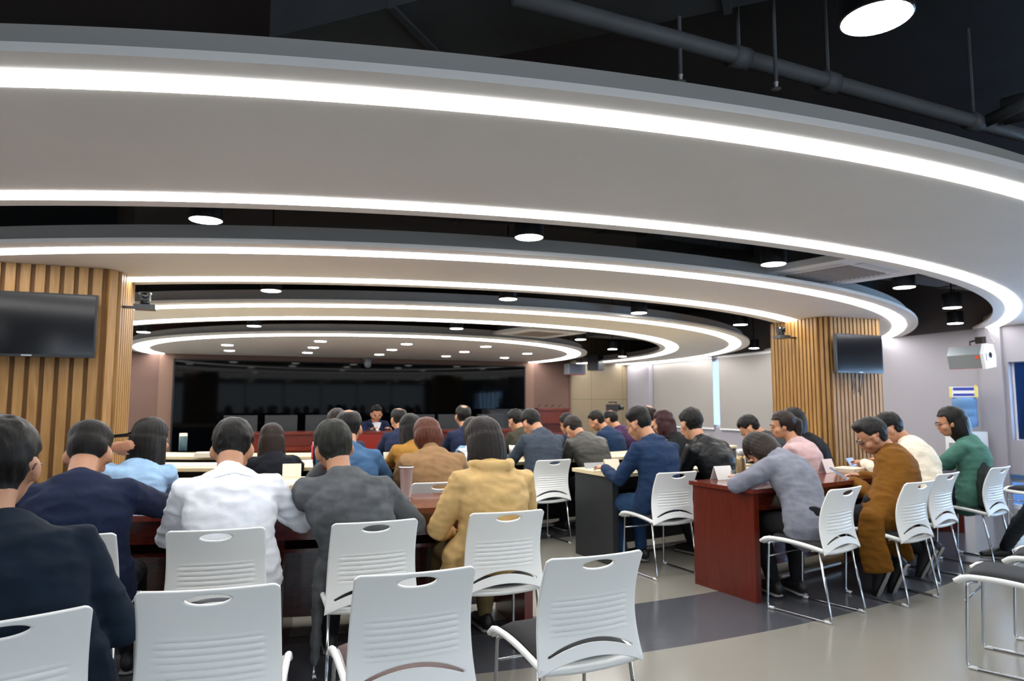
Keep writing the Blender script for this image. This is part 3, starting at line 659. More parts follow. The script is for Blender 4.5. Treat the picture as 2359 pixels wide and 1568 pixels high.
def make_chair(label, cm):
    e = empty('meeting_chair', (0, 0, 0), 0, label, 'chair')
    obj('backrest', backrest_mesh(), M_CHAIRW, e, True)
    # white seat shell with rolled side edges
    bm = bmesh.new(); n = 14; rows = []
    for j in range(n+1):
        t = j/n; y = -.215+.44*t; z = .418+.034*math.sin(min(1, t*1.15)*PI*.62) - (.03*max(0, (t-.86)/.14)**2)
        wd = .2-.012*(1-t); r = []
        for k in range(13):
            u = -1+2*k/12; zz = z - .012*(1-u*u) + .004; r.append(bm.verts.new((u*wd, y, zz)))
        rows.append(r)
    for A, B in zip(rows, rows[1:]):
        for k in range(12): bm.faces.new((A[k], A[k+1], B[k+1], B[k]))
    bmesh.ops.recalc_face_normals(bm, faces=bm.faces); bmesh.ops.solidify(bm, geom=bm.faces[:], thickness=.018)
    obj('seat_shell', bm, M_CHAIRW, e, True)
    for s in (-1, 1):
        pts = []
        for j in range(n+1):
            t = j/n; y = -.22+.45*t; pts.append((s*(.203-.012*(1-t)), y, .420+.034*math.sin(min(1, t*1.15)*PI*.62)-(.03*max(0, (t-.86)/.14)**2)))
        bm = bmesh.new(); tube(bm, pts, .0125, 10); obj('seat_rail', bm, M_CHAIRW, e, True)
    bm = bmesh.new(); rows = []
    for j in range(9):
        t = j/8; y = -.18+.385*t; z = .445+.034*math.sin(min(1, (t*.88+.08)*1.15)*PI*.62)-(.022*max(0, (t-.86)/.14)**2); r = []
        for k in range(9):
            u = -1+2*k/8; e_ = 1-max(abs(u), abs(2*t-1))**6; r.append(bm.verts.new((u*.183, y, z-.012+.014*e_)))
        rows.append(r)
    for A, B in zip(rows, rows[1:]):
        for k in range(8): bm.faces.new((A[k], A[k+1], B[k+1], B[k]))
    bmesh.ops.recalc_face_normals(bm, faces=bm.faces); bmesh.ops.solidify(bm, geom=bm.faces[:], thickness=.012)
    obj('seat_cushion', bm, cm, e, True)
    for s in (-1, 1):
        bm = bmesh.new(); tube(bm, fillet([(s*.16, .14, .425), (s*.195, .175, .425), (s*.2, .195, .008), (s*.2, -.24, .008), (s*.185, -.165, .425)], .03), .0075, 10); obj('sled_leg', bm, M_CHROME, e, True)
        for y in (.17, -.215):
            bm = bmesh.new(); tube(bm, [(s*.2, y-.02, .0095), (s*.2, y+.02, .0095)], .0092, 8); obj('floor_glide', bm, M_WHITEP, e, True)
    bm = bmesh.new(); tube(bm, [(-.197, .186, .33), (.197, .186, .33)], .0055, 8); obj('cross_bar', bm, M_CHROME, e, True)
    bm = bmesh.new(); tube(bm, [(-.16, -.1, .405), (.16, -.1, .405)], .007, 8); obj('under_seat_bar', bm, M_CHROME, e, True)
    return e
ch0 = make_chair('', M_CUSH); used0 = [False]
def chair(x, y, deg, label, group=None):
    """x,y : middle of the top edge of the backrest"""
    c = ch0 if not used0[0] else copy_tree(ch0); used0[0] = True
    a = math.radians(deg); off = Matrix.Rotation(a, 3, 'Z') @ V((0, .275, 0))
    c.location = (x+off.x, y+off.y, 0); c.rotation_euler = (0, 0, a); c['label'] = label
    c['group'] = 'white meeting chairs'
    return c
CH = [
 (-.54, 2.03, 17, 'white plastic chair at the bottom left under the man in the dark T-shirt'),
 (-.68, 3.22, -4, 'white chair of the man in the navy suit, only its right edge showing'),
 (-.11, 3.15, -4.5, 'white chair behind the man in the white shirt'),
 (-.09, 2.16, -6, 'empty white chair in the foreground, directly in front of the white-shirt man chair'),
 (.55, 3.11, 1.5, 'white chair behind the man in the grey blazer'),
 (.51, 2.14, 0, 'empty white chair in the foreground with a brown seat edge beside it, centre'),
 (1.20, 3.16, 0, 'white chair behind the woman in the beige hooded jacket'),
 (1.15, 2.15, 3, 'empty white chair in the foreground, rightmost of the front group'),
 (2.71, 5.92, 8, 'white chair in the aisle behind the man in the slate sweater'),
 (1.22, 4.5, 0, 'white chair of the woman in the camel coat, peeking over the mahogany table'),
 (3.11, 4.51, 5, 'white chair behind the man in the navy hooded jacket'),
 (3.97, 4.66, 12, 'white chair of the black-leather-jacket man, mostly hidden by the red table end'),
 (3.52, 3.29, 15, 'white chair of the light-grey-blazer woman, its chrome side fully in view'),
 (4.27, 3.37, 12, 'white chair behind the man in the brown coat'),
 (5.00, 3.71, 15, 'white chair behind the man in the cream jacket'),
 (5.89, 3.91, 14, 'white chair with a dark coat on it behind the woman in green'),
]
for i_, c in enumerate(CH):
    o_ = chair(*c)
    if i_ == 5:
        for q_ in o_.children:
            if q_.name.startswith('seat_cushion'): q_.data = q_.data.copy(); q_.data.materials[0] = M_CUSHB
# chairs at the right edge, facing left across the picture
def chair_at(x, y, deg, label):
    c = copy_tree(ch0); c.location = (x, y, 0); c.rotation_euler = (0, 0, math.radians(deg)); c['label'] = label; c['group'] = 'white meeting chairs'; return c
chair_at(3.68, 2.42, 25, 'empty chair at the lower right corner with black cushion, chrome legs in front')
chair_at(4.35, 2.62, 25, 'second empty chair at the right edge, just behind the corner one')
chair_at(7.65, 4.75, 95, 'chair at the far right edge before the low blue window band')
#PEOPLE#
# ------------------------------------------------------------------ people
def fabric(name, col, rough=.85, var=.12, sheen=0, bump=.35, bs=9, fine=True, bd=.02):
    return mat('cloth_'+name, col, rough, var=var, vs=14, bump=bump, bs=bs, bdist=bd, sheen=sheen, spec=.2)
def hairmat(name, col, rough=.5):
    return mat('hair_'+name, col, rough, var=.35, vs=30, bump=.5, bs=38, stretch=(2.2, 2.2, .35), bdist=.006, spec=.22)
M_HAIRB = hairmat('black', '0e0c0a'); M_HAIRD = hairmat('dark_brown', '1f1510'); M_HAIRR = hairmat('chestnut', '4a2311', .45); M_HAIRW = hairmat('wine', '2c1213')
M_EYEW = mat('eye_dark', '1c1410', .2); M_LIPS = mat('lips', '9c5548', .5)
def smooth01(a, b, x):
    t = min(1, max(0, (x-a)/(b-a))); return t*t*(3-2*t)
def head_frame(c, yaw, pitch, roll):
    """local X right, Y forward (face), Z up ; pitch > 0 bows the head"""
    return Matrix.Translation(c) @ Matrix.Rotation(yaw, 4, 'Z') @ Matrix.Rotation(-pitch, 4, 'X') @ Matrix.Rotation(roll, 4, 'Y')
def bez(a, b, c, t): return a*(1-t)**2 + b*2*t*(1-t) + c*t*t
def ik(S_, W_, l1, l2, pole):
    d = W_-S_; D = d.length; mx_ = (l1+l2)*.985
    if D > mx_: W_ = S_+d.normalized()*mx_; d = W_-S_; D = mx_
    a = (l1*l1-l2*l2+D*D)/(2*D); h = math.sqrt(max(0, l1*l1-a*a)); dn = d.normalized()
    pv = pole-dn*pole.dot(dn)
    pv.normalize(); return S_+dn*a+pv*h, W_
def hand(bm, W_, d, palm_n, sgn, curl, sc, grip=0):
    """palm, four fingers of different length and a thumb leaving the side of the palm"""
    d = d.normalized(); pn = palm_n-d*palm_n.dot(d)
    if pn.length < .05: pn = d.orthogonal()
    pn.normalize(); sd = d.cross(pn)*sgn      # thumb side
    k = sc
    loft(bm, [W_-d*.02*k, W_+d*.015*k, W_+d*.05*k, W_+d*.082*k], [(.024*k, .019*k), (.031*k, .017*k), (.039*k, .0145*k), (.037*k, .012*k)], sd, 12)
    ln_ = (.072, .080, .075, .060); off = (.027, .0095, -.009, -.027)
    for L_, o_ in zip(ln_, off):
        p = W_+d*.082*k+sd*o_*k; dd = (d+sd*o_*3).normalized(); pts = [p-dd*.012*k]; rr = [.0088*k]
        for s_ in range(3):
            ang = curl*(s_+.6); v_ = dd*math.cos(ang)+pn*math.sin(ang); p = p+v_*(L_*(.45, .32, .23)[s_])*k; pts.append(p); rr.append((.0085, .0078, .0068)[s_]*k)
        loft(bm, pts, rr, sd, 8)
    p0 = W_+d*.022*k+sd*.022*k; p1 = p0+(d*.6+sd*.75+pn*.25).normalized()*.034*k; p2 = p1+(d*.85+sd*.28+pn*.45*(1+grip)).normalized()*.030*k; p3 = p2+(d*.9-sd*.05+pn*.5*(1+grip)).normalized()*.024*k
    loft(bm, [p0, p1, p2, p3], [.0135*k, .0115*k, .0098*k, .008*k], pn, 8)
PEOPLE = []
def person(label, hip, face, head, hy=None, lface=None, pitch=35, hyaw=None, hroll=0, top=None, topm=None, pants=None, hair='short', hairm=None, skin=None,
           lh=None, rh=None, lpole=None, rpole=None, sc=1.0, vox=.011, wide=1.0, feet='fwd', coat=None, glasses=False, face_detail=False, hood=None, collar=None,
           collarm=None, lcurl=.35, rcurl=.35, slouch=.07, hipz=.545, shoes=None, legs=True, twist=0, thick=1.0, longh=.26, scarf=None, lean=0):
    """hip=(x,y) ; face = heading, degrees anticlockwise from +Y ; head = (u,v) in the photo at depth row hy (world y) or a world point"""
    if skin is None: skin = M_SKIN
    fa = math.radians(face); B = Matrix.Rotation(fa, 3, 'Z'); Rt = B @ V((1, 0, 0)); Fd = B @ V((0, 1, 0)); Up = V((0, 0, 1))
    H = V((hip[0], hip[1], hipz)); Hd = on_y(head[0], head[1]+1.5, hy) if hy is not None else V(head)
    e = empty('person', (H.x, H.y, 0), 0, label, 'person', None); O = V((H.x, H.y, 0)); T = Matrix.Translation(-O)
    hy_ = fa if hyaw is None else math.radians(hyaw)
    HM = head_frame(Hd, hy_, math.radians(pitch), math.radians(hroll))
    hup = (HM.to_3x3() @ V((0, 0, 1))); hfw = HM.to_3x3() @ V((0, 1, 0))
    # neck base: below the head, pulled towards the back
    hd0 = (Hd-H); NB = Hd - hup*.10*sc - hfw*.045*sc - Up*.075*sc - Fd*.045*sc
    sp = (NB-H).length
    ctrl = (H+NB)/2 - Fd*slouch*1.6 + Up*.04
    tw = Matrix.Rotation(math.radians(twist), 3, 'Z'); sR = tw @ Rt; sR.normalize()
    ws = .158*sc*wide
    Ps = [bez(H+V((0, 0, -.03)), ctrl, NB, t) for t in (0, .2, .42, .64, .82, .93, 1.0)]
    Rd = [(.170, .110), (.160, .108), (.152, .108), (.168, .118), (.165, .102), (.108, .080), (.062, .060)]
    def torso(bm, inf, upto=7, rs=1.0):
        loft(bm, Ps[:upto], [((a*sc*wide*rs+inf), (b_*sc*thick+inf)) for a, b_ in Rd[:upto]], sR, 22)
    upd = (Ps[5]-Ps[3]).normalized()
    SL = Ps[4]*.5+Ps[5]*.5-sR*ws+Up*.0; SR = Ps[4]*.5+Ps[5]*.5+sR*ws
    # arms
    def wpt(h, s): 
        if h is None: h = (s*.13, .46, .785)
        if len(h) == 4: return on_y(h[0], h[1], h[2])       # pixel + depth row
        return V((H.x, H.y, 0)) + Rt*h[0] + Fd*h[1] + Up*h[2]
    l1, l2 = .285*sc, .255*sc
    def pol(p, s): 
        p = p or (s*.45, -.25, -.8); return Rt*p[0]+Fd*p[1]+Up*p[2]
    EL, WL = ik(SL, wpt(lh, -1), l1, l2, pol(lpole, -1)); ER, WR = ik(SR, wpt(rh, 1), l1, l2, pol(rpole, 1))
    arms = ((SL, EL, WL, -1, lcurl), (SR, ER, WR, 1, rcurl))
    def arm(bm, S_, E_, W_, inf, cut=1.0, sh=1.0):
        Wc = E_.lerp(W_, cut); sd = (E_-S_).cross(W_-E_)
        if sd.length < 1e-3: sd = Rt
        sd.normalize()
        inn = S_ + (Ps[4]-S_)*.35
        loft(bm, [inn, S_, S_.lerp(E_, .45), E_, E_.lerp(Wc, .5), Wc], [.056*sh+inf, .054*sh+inf, .043*sh+inf, .038*sh+inf*.9, .034*sh+inf*.8, .026*sh+inf*.7], sd, 14)
    # legs
    LG = []; Rt0, Fd0 = Rt, Fd
    if lface is not None: BL = Matrix.Rotation(math.radians(lface), 3, 'Z'); Rt = BL @ V((1, 0, 0)); Fd = BL @ V((0, 1, 0))
    for s in (-1, 1):
        h_ = H+Rt*s*.09*sc-Up*.02; kn = H+Rt*s*(.14)*sc+Fd*.43*sc; kn.z = .49
        if feet == 'fwd': an = kn+Fd*.04; an.z = .09
        elif feet == 'cross': an = kn-Fd*.12-Rt*s*.05; an.z = .10
        elif feet == 'back': an = H+Rt*s*.08-Fd*.02; an.z = .19
        else: kn = V(feet[0 if s < 0 else 1][0]); an = V(feet[0 if s < 0 else 1][1])
        LG.append((h_, kn, an, s))
    RtL, FdL = Rt, Fd; Rt, Fd = Rt0, Fd0
    def leg(bm, L_, inf, cut=1.0):
        h_, kn, an, s = L_; A = kn.lerp(an, cut)
        loft(bm, [h_, h_.lerp(kn, .5), kn, kn.lerp(A, .45), A], [.085*sc+inf, .075*sc+inf, .056*sc+inf, .054*sc+inf, .036*sc+inf], Rt, 14)
    # ---- body: one continuous surface
    bm = bmesh.new(); torso(bm, -.012)
    k = sc*1.07
    def HE(c, r): ellipsoid(bm, V(c)*k, V(r)*k, HM, 24, 16)
    HE((0, -.012, .025), (.076, .094, .095)); HE((0, .018, -.03), (.064, .074, .078)); HE((0, .045, -.072), (.040, .045, .036))
    HE((0, .098, -.022), (.0125, .018, .022)); HE((0, .094, .012), (.03, .012, .012)); HE((0, .088, -.058), (.022, .012, .012))
    for s in (-1, 1):
        ellipsoid(bm, V((s*.079, -.006, -.012))*k, V((.0115, .021, .033))*k, HM @ Matrix.Rotation(s*.22, 4, 'Z'), 14, 10)
        HE((s*.042, .062, -.03), (.022, .026, .022))
    loft(bm, [HM @ V((0, -.022, -.045)), HM @ V((0, -.028, -.10)).lerp(NB, .3) if False else (HM @ V((0, -.02, -.05))).lerp(NB, .55), NB, NB.lerp(Ps[5], .6)], [.052*k, .053*k, .060*k, .075*k], sR, 16)
    for (S_, E_, W_, s, cu) in arms:
        arm(bm, S_, E_, W_, -.008)
        d = (W_-E_).normalized(); dd = V((d.x, d.y, d.z*.35)); dd.normalize()
        if W_.z > .9: dd = d
        pn = -Up if W_.z < .95 else -hfw if False else (Hd-W_).normalized()
        hand(bm, W_, dd, pn, -s if pn.z < 0 else s, cu, sc*.98)
    if legs:
        for L_ in LG: leg(bm, L_, -.012)
    bm.transform(T); me = remesh(bm, min(vox, .0105) if vox < .02 else vox, 3); body = new_obj('body', me, skin, e)
    for p in me.polygons: p.use_smooth = True
    # ---- hair grown from the head surface
    hm = hairm or M_HAIRB; HI = HM.inverted() @ Matrix.Translation(O)
    def mask(p):
        x, y, z = p.x/k, p.y/k, p.z/k
        if z < -.13 or abs(x) > .12 or abs(y) > .14: return -1
        az = math.atan2(abs(x), -y)          # 0 back .. pi front
        if hair == 'fade': zl = -.06 if az < 1 else (-.06+(.07)*smooth01(1.0, 1.5, az)); 
        else: zl = -.068
        if az > 1.15: zl = max(zl, -.068+(.068+.018)*smooth01(1.15, 1.45, az)) if hair != 'fade' else zl
        if az > 1.9: zl = max(zl, .018+.052*smooth01(1.9, 2.35, az))
        if hair in ('bob', 'long', 'wavy') and az < 2.3: zl = max(zl, .045)
        m_ = (z-zl)/.02
        if hair == 'bald':                 # thin crown
            q = math.hypot(x, y+.055); top_ = z > .06
            if top_: m_ = min(m_, (q-.028)/.02)
        if abs(x) > .071 and abs(y+.006) < .026 and z < .022: m_ = -1   # keeps ears clear
        return m_
    bm = bmesh.new(); bm.from_mesh(me); bm.normal_update()
    lay = bm.verts.layers.float.new('mk')
    for v in bm.verts: v[lay] = mask(HI @ v.co)
    bmesh.ops.delete(bm, geom=[f for f in bm.faces if max(v[lay] for v in f.verts) <= 0], context='FACES')
    bm.verts.ensure_lookup_table()
    base = {'short': .012, 'fade': .004, 'bald': .010, 'bob': .010, 'long': .010, 'pony': .012, 'wavy': .012, 'quiff': .012}.get(hair, .012)
    for v in bm.verts:
        m_ = smooth01(-.2, 1.4, v[lay]); p = HI @ v.co; zz = p.z/k
        t = base*(.5+.8*smooth01(-.04, .09, zz))
        if hair == 'fade': t = .003+.017*smooth01(.03, .08, zz)
        if hair == 'quiff': t += .022*smooth01(.05, .10, zz)*smooth01(-.02, .06, p.y/k)
        t += .5*base*noise.noise(V((p.x*45, p.y*45, p.z*28)))
        v.co += v.normal*(t*m_ - .002*(1-m_))*k
    ho = bmesh.new()
    if hair in ('bob', 'long', 'wavy', 'pony'):
        def HP(x, y, z): return HM @ (V((x, y, z))*k)
        ellipsoid(ho, V((0, -.018, .03))*k, V((.095, .104, .102))*k, HM, 24, 16)
        dn = -Up*.75-hup*.25 if hair != 'bob' else -Up*.45-hup*.55
        dn.normalize(); dn = dn - Fd*.06
        q0 = HP(0, -.03, .0)
        if hair == 'bob':
            bl = longh/.26; n_ = [(0, .098, .092), (.05*bl, .103, .088), (.10*bl, .102, .080), (.145*bl, .090, .066)]
        elif hair == 'pony':
            n_ = None
        else:
            n_ = [(0, .098, .090), (.06, .106, .082), (.13, .108, .070), (.2, .102, .058), (longh, .08, .04)]
        if n_:
            loft(ho, [q0+dn*a*k-hfw*(.006+a*.12)*k for a, _, _ in n_], [(b_*k, c_*k) for _, b_, c_ in n_], HM.to_3x3() @ V((1, 0, 0)), 20)
        else:
            q = HP(0, -.105, .03); loft(ho, [HP(0, -.08, .03), q, q-hup*.03-hfw*.03, q-Up*.09-hfw*.03, q-Up*.17-hfw*.02, q-Up*.24], [.03*k, .034*k, .038*k, .044*k, .036*k, .016*k], HM.to_3x3() @ V((1, 0, 0)), 14)
        if hair in ('long', 'wavy'):
            for s in (-1, 1):
                a_ = HP(s*.072, -.01, .0); loft(ho, [a_, a_+dn*.1*k+hfw*.005, a_+dn*.2*k+hfw*.01, a_+dn*(longh-.02)*k], [(.03*k, .045*k), (.028*k, .045*k), (.028*k, .04*k), (.014*k, .02*k)], HM.to_3x3() @ V((1, 0, 0)), 12)
        hme = remesh(ho, .009 if vox < .02 else .014, 3)
        h2 = bmesh.new(); h2.from_mesh(hme); h2.transform(T); HI2 = HM.inverted() @ Matrix.Translation(O)
        h2.normal_update()
        for v in h2.verts:
            p = HI2 @ v.co; x, y, z = p.x/k, p.y/k, p.z/k
            a_ = math.atan2(x, y+.02); st = math.sin(a_*26+3*noise.noise(V((x*8, y*8, z*5))))
            v.co += v.normal*(.0012*st+.006*noise.noise(V((x*14, y*14, z*(22 if hair == 'wavy' else 5))))*(1.8 if hair == 'wavy' else 1))*k
            # clear the face
            if y > .035 and abs(x) < .075 and z < .062 and z > -.16: v.co -= (HM.to_3x3() @ V((0, 1, 0)))*(min(.08, (y-.035)*1.0))*k
        for v in h2.verts: v.index
        vm = {v: bm.verts.new(v.co) for v in h2.verts}
        for f in h2.faces: bm.faces.new([vm[v] for v in f.verts])
        h2.free(); bpy.data.meshes.remove(hme)
    hm_me = bpy.data.meshes.new('hair'); bm.to_mesh(hm_me); bm.free()
    new_obj('hair', hm_me, hm, e, True)
    # ---- clothes
    def cloth_noise(me_, amp, f):
        nv = len(me_.vertices)
        me_.calc_loop_triangles()
        nor = [v.normal.copy() for v in me_.vertices]
        for v, n_ in zip(me_.vertices, nor):
            p = v.co; q = V((p.x*f+p.z*f*.35, p.y*f, p.z*f*2.1)) + O*3
            a_ = noise.noise(q); b_ = noise.noise(q*2.3)
            v.co += n_*amp*(1-2*abs(a_)+.45*b_)
    cm_ = topm or fabric('navy', '1b2233'); cp = pants or fabric('dark_trousers', '15161a')
    inf = {'shirt': .010, 'sweater': .014, 'jacket': .019, 'coat': .026, 'tshirt': .010}.get(top, .014)
    bm = bmesh.new(); torso(bm, inf, 6, 1.0)
    loft(bm, [Ps[4], Ps[5], NB+(NB-Ps[5]).normalized()*.012], [(.12*sc*wide+inf, .085*sc+inf), (.105*sc*wide+inf, .074*sc+inf), (.062*sc+inf*.6, .062*sc+inf*.6)], sR, 20)
    for (S_, E_, W_, s, cu) in arms:
        arm(bm, S_, E_, W_, inf, .45 if top == 'tshirt' and False else .94, 1.04)
    # shirt tail / coat skirt around the hips
    if coat:
        for sd_ in coat[1]:
            q = H+Rt*sd_*.20; zs = coat[0]
            loft(bm, [Ps[1]+Rt*sd_*.10, q+V((0, 0, -.0)), V((q.x, q.y, .40))+Rt*sd_*.025, V((q.x, q.y, (zs+.40)/2))+Rt*sd_*.03-Fd*.02, V((q.x, q.y, zs))+Rt*sd_*.035-Fd*.04], [(.08, .09), (.08, .05), (.09, .026), (.10, .022), (.10, .016)], Fd, 16)
        loft(bm, [Ps[1], H+V((0, 0, -.05))], [(.17*sc*wide+inf, .115*sc+inf), (.185*sc*wide+inf, .125*sc+inf)], Rt, 20)
    else:
        loft(bm, [Ps[1], H+V((0, 0, -.05))], [(.17*sc*wide+inf, .112*sc+inf), (.180*sc*wide+inf, .122*sc+inf)], Rt, 20)
    if hood:
        q = NB+Up*.0
        def hq(x, y, z): return q+sR*x*hood+Fd*y*hood+Up*z*hood
        loft(bm, [hq(-.125, .03, -.01), hq(-.115, -.06, -.03), hq(-.07, -.115, -.075), hq(0, -.135, -.105), hq(.07, -.115, -.075), hq(.115, -.06, -.03), hq(.125, .03, -.01)], [.022, .034, .042, .048, .042, .034, .022], Up, 14)
        loft(bm, [hq(-.085, .05, .03), hq(-.085, -.03, .035), hq(-.045, -.085, .03), hq(.045, -.085, .03), hq(.085, -.03, .035), hq(.085, .05, .03)], [.02, .026, .03, .03, .026, .02], Up, 14)
    bm.transform(T); cme = remesh(bm, vox, 3 if top in ('jacket', 'coat') else 4)
    cloth_noise(cme, {'jacket': .005, 'coat': .005, 'shirt': .0075, 'sweater': .0045}.get(top, .0035)*(1 if vox < .02 else 1.2), 9)
    new_obj({'shirt': 'shirt', 'jacket': 'jacket', 'coat': 'coat', 'sweater': 'sweater', 'tshirt': 'shirt'}.get(top, 'shirt'), cme, cm_, e, True)
    # collar
    if collar is not None:
        bm = bmesh.new(); nd = (NB-Ps[5]).normalized(); nd = (nd+hup*.4).normalized(); n_ = 28; hgt = collar
        A = []; sx_ = sR - nd*sR.dot(nd); sx_.normalize(); sy_ = nd.cross(sx_)
        for i in range(n_+1):
            a = math.radians(-60+(300)*i/n_) - PI/2+math.radians(-120)+PI*.0
            a = 2*PI*i/n_; op = 1.0
            r0 = .070*sc; r1 = .064*sc; back = (1-math.sin(a)*1)/2 if False else 1
            A.append((bm.verts.new(NB-nd*.02+sx_*math.cos(a)*(r0+.012)+sy_*math.sin(a)*(r0+.010)), bm.verts.new(NB+nd*hgt+sx_*math.cos(a)*r1+sy_*math.sin(a)*r1)))
        for a_, b_ in zip(A, A[1:]): bm.faces.new((a_[0], b_[0], b_[1], a_[1]))
        bmesh.ops.remove_doubles(bm, verts=bm.verts, dist=.0005); bmesh.ops.recalc_face_normals(bm, faces=bm.faces); bmesh.ops.solidify(bm, geom=bm.faces[:], thickness=.006)
        bm.transform(T); obj('collar', bm, collarm or cm_, e, True)
    if legs:
        bm = bmesh.new(); loft(bm, [Ps[0]-Up*.03, H+Up*.05], [(.17*sc, .125*sc), (.165*sc, .12*sc)], Rt, 20)
        for L_ in LG: leg(bm, L_, .008, .97)
        bm.transform(T); pme = remesh(bm, max(vox, .013), 3); cloth_noise(pme, .004, 8); new_obj('trousers', pme, cp, e, True)
        sm_ = shoes or M_SHOE
        for h_, kn, an, s in LG:
            bm = bmesh.new(); d = FdL.copy(); dz = 0
            if feet == 'back': d = (FdL*.45-Up*.9).normalized(); 
            up_ = RtL.cross(d); p = an.copy()
            loft(bm, [p-d*.055-up_*.03, p+d*.03-up_*.03, p+d*.12-up_*.045, p+d*.18-up_*.052], [(.036, .05), (.042, .05), (.045, .034), (.036, .022)], Rt, 14)
            bm.transform(T); sme = remesh(bm, .009, 2)
            so = new_obj('shoe', sme, sm_, e, True)
            bm = bmesh.new(); q = p-up_*.078
            loft(bm, [q-d*.06, q+d*.03, q+d*.12, q+d*.19], [(.036, .010), (.038, .010), (.046, .010), (.036, .009)], Rt, 14); bm.transform(T); obj('sole', bm, M_SOLE, so, True)
    if glasses:
        bm = bmesh.new()
        for s in (-1, 1):
            ring = [HM @ (V((s*.033+.022*math.cos(a), .103-.004*abs(math.cos(a)), .002+.017*math.sin(a)))*k) for a in [2*PI*i/16 for i in range(17)]]
            tube(bm, ring, .0018, 6); tube(bm, [HM @ (V((s*.055, .098, .005))*k), HM @ (V((s*.082, .04, .006))*k), HM @ (V((s*.083, -.008, .004))*k), HM @ (V((s*.08, -.02, -.012))*k)], .002, 6)
        tube(bm, [HM @ (V((-.011, .106, .004))*k), HM @ (V((.011, .106, .004))*k)], .0018, 6)
        bm.transform(T); obj('glasses', bm, M_GLASSF, e, True)
    if face_detail:
        for s in (-1, 1):
            bm = bmesh.new(); ellipsoid(bm, V((s*.032, .0835, .004))*k, V((.013, .008, .0055))*k, HM, 12, 8); bm.transform(T); obj('eye', bm, M_EYEW, e, True)
            bm = bmesh.new(); tube(bm, [HM @ (V((s*.014, .100, .021))*k), HM @ (V((s*.032, .098, .025))*k), HM @ (V((s*.050, .083, .020))*k)], .0035*k, 6); bm.transform(T); obj('eyebrow', bm, M_HAIRB, e, True)
        bm = bmesh.new(); ellipsoid(bm, V((0, .0965, -.058))*k, V((.021, .006, .006))*k, HM, 12, 8); bm.transform(T); obj('lips', bm, M_LIPS, e, True)
    info = dict(e=e, H=H, NB=NB, Hd=Hd, WL=WL, WR=WR, HM=HM, O=O, Rt=Rt, Fd=Fd, sR=sR, Ps=Ps, spine=sp)
    PEOPLE.append(info)
    if not (.40 < sp < .66): print('SPINE', label[:40], round(sp, 2), 'head', tuple(round(a, 2) for a in Hd))
    return info
M_SHOE = mat('dark_shoe', '1b1a1c', .5); M_SOLE = mat('grey_sole', '8e8b87', .7)
NAVY = fabric('navy', '18213a'); NAVYT = fabric('navy_tshirt', '0f1c2a', .9); WHITE = mat('white_shirt', 'e4e7ee', .8, bump=.3, bs=9, bdist=.02)
LBLUE = fabric('light_blue', '8fb0cf'); GREY = fabric('grey_wool', '55585b', .95, var=.25); BEIGE = fabric('beige', 'c0a06a', .7); CAMEL = fabric('camel', '8a6c4c', .95)
JEAN = fabric('jeans', '1f3a5a'); BLACKC = fabric('black', '121316'); LEATHER = fabric('black_leather', '141618', .35, bump=.5); SLATE = fabric('slate', '3c444f', .95)
GRLEA = fabric('grey_leather', '44433f', .5); BROWN = fabric('brown_coat', '6e4712', .9); CREAM = fabric('cream', 'cfc5b2', .95); GREEN = fabric('green', '426a5d', .85)
LGREY = fabric('light_grey_blazer', '777a85', .9, var=.15); PINK = fabric('pink', 'b89c9c'); MUST = fabric('mustard', '9c7232'); OLIVE = fabric('olive', '35342a')
PURP = fabric('purple', '3b2442'); SUIT = fabric('suit_blue', '232c42'); HNAVY = fabric('hooded_navy', '152a47', .8); DGREEN = fabric('dark_grey_green', '30363a', .9)
PAT = mat('patterned_blouse', '8fa3b0', .8); nt = PAT.node_tree; vo = nt.nodes.new('ShaderNodeTexVoronoi'); vo.inputs['Scale'].default_value = 16; rp2 = nt.nodes.new('ShaderNodeValToRGB'); rp2.color_ramp.interpolation = 'CONSTANT'
rp2.color_ramp.elements[0].color = lin('16171b'); rp2.color_ramp.elements[1].color = lin('d8dadd'); rp2.color_ramp.elements[1].position = .36; e_ = rp2.color_ramp.elements.new(.62); e_.color = lin('6f93ab')
tc = nt.nodes.new('ShaderNodeTexCoord'); nt.links.new(tc.outputs['Object'], vo.inputs[0]); sp_ = nt.nodes.new('ShaderNodeSeparateColor'); nt.links.new(vo.outputs['Color'], sp_.inputs[0]); nt.links.new(sp_.outputs[0], rp2.inputs[0]); nt.links.new(rp2.outputs[0], nt.nodes['Principled BSDF'].inputs['Base Color'])
FARV = .016
# nearest
person('man in a dark navy T-shirt with cropped hair and glasses, nearest at the left edge', (-.56, 2.27), 8, (0, 1072), 2.44, pitch=8, hyaw=-4, top='sweater', topm=NAVYT, pants=JEAN, hair='short', skin=M_SKIN, lh=(-.12, .30, .66), rh=(.10, .30, .62), rpole=(.7, -.5, -.6), lpole=(-.35, -.7, -.6), glasses=True, sc=1.06, vox=.009, collar=.004, wide=1.22)
person('man in a navy suit with faded sides, hunched over the red table', (-.66, 3.50), 0, (203, 1042), 3.66, pitch=38, top='jacket', topm=SUIT if False else NAVY, hair='fade', rh=(.34, .50, .785), rpole=(.7, -.5, -.4), sc=1.04, wide=1.12, vox=.010, collar=.012)
person('woman in a light blue shirt holding a strand of her long dark hair', (-.68, 4.78), -6, (350, 1010), 4.88, pitch=10, hyaw=-38, top='shirt', topm=LBLUE, hair='long', longh=.2, lh=(258, 1030, 4.78, 0), lpole=(-.25, .1, -1), vox=.011, lcurl=.75)
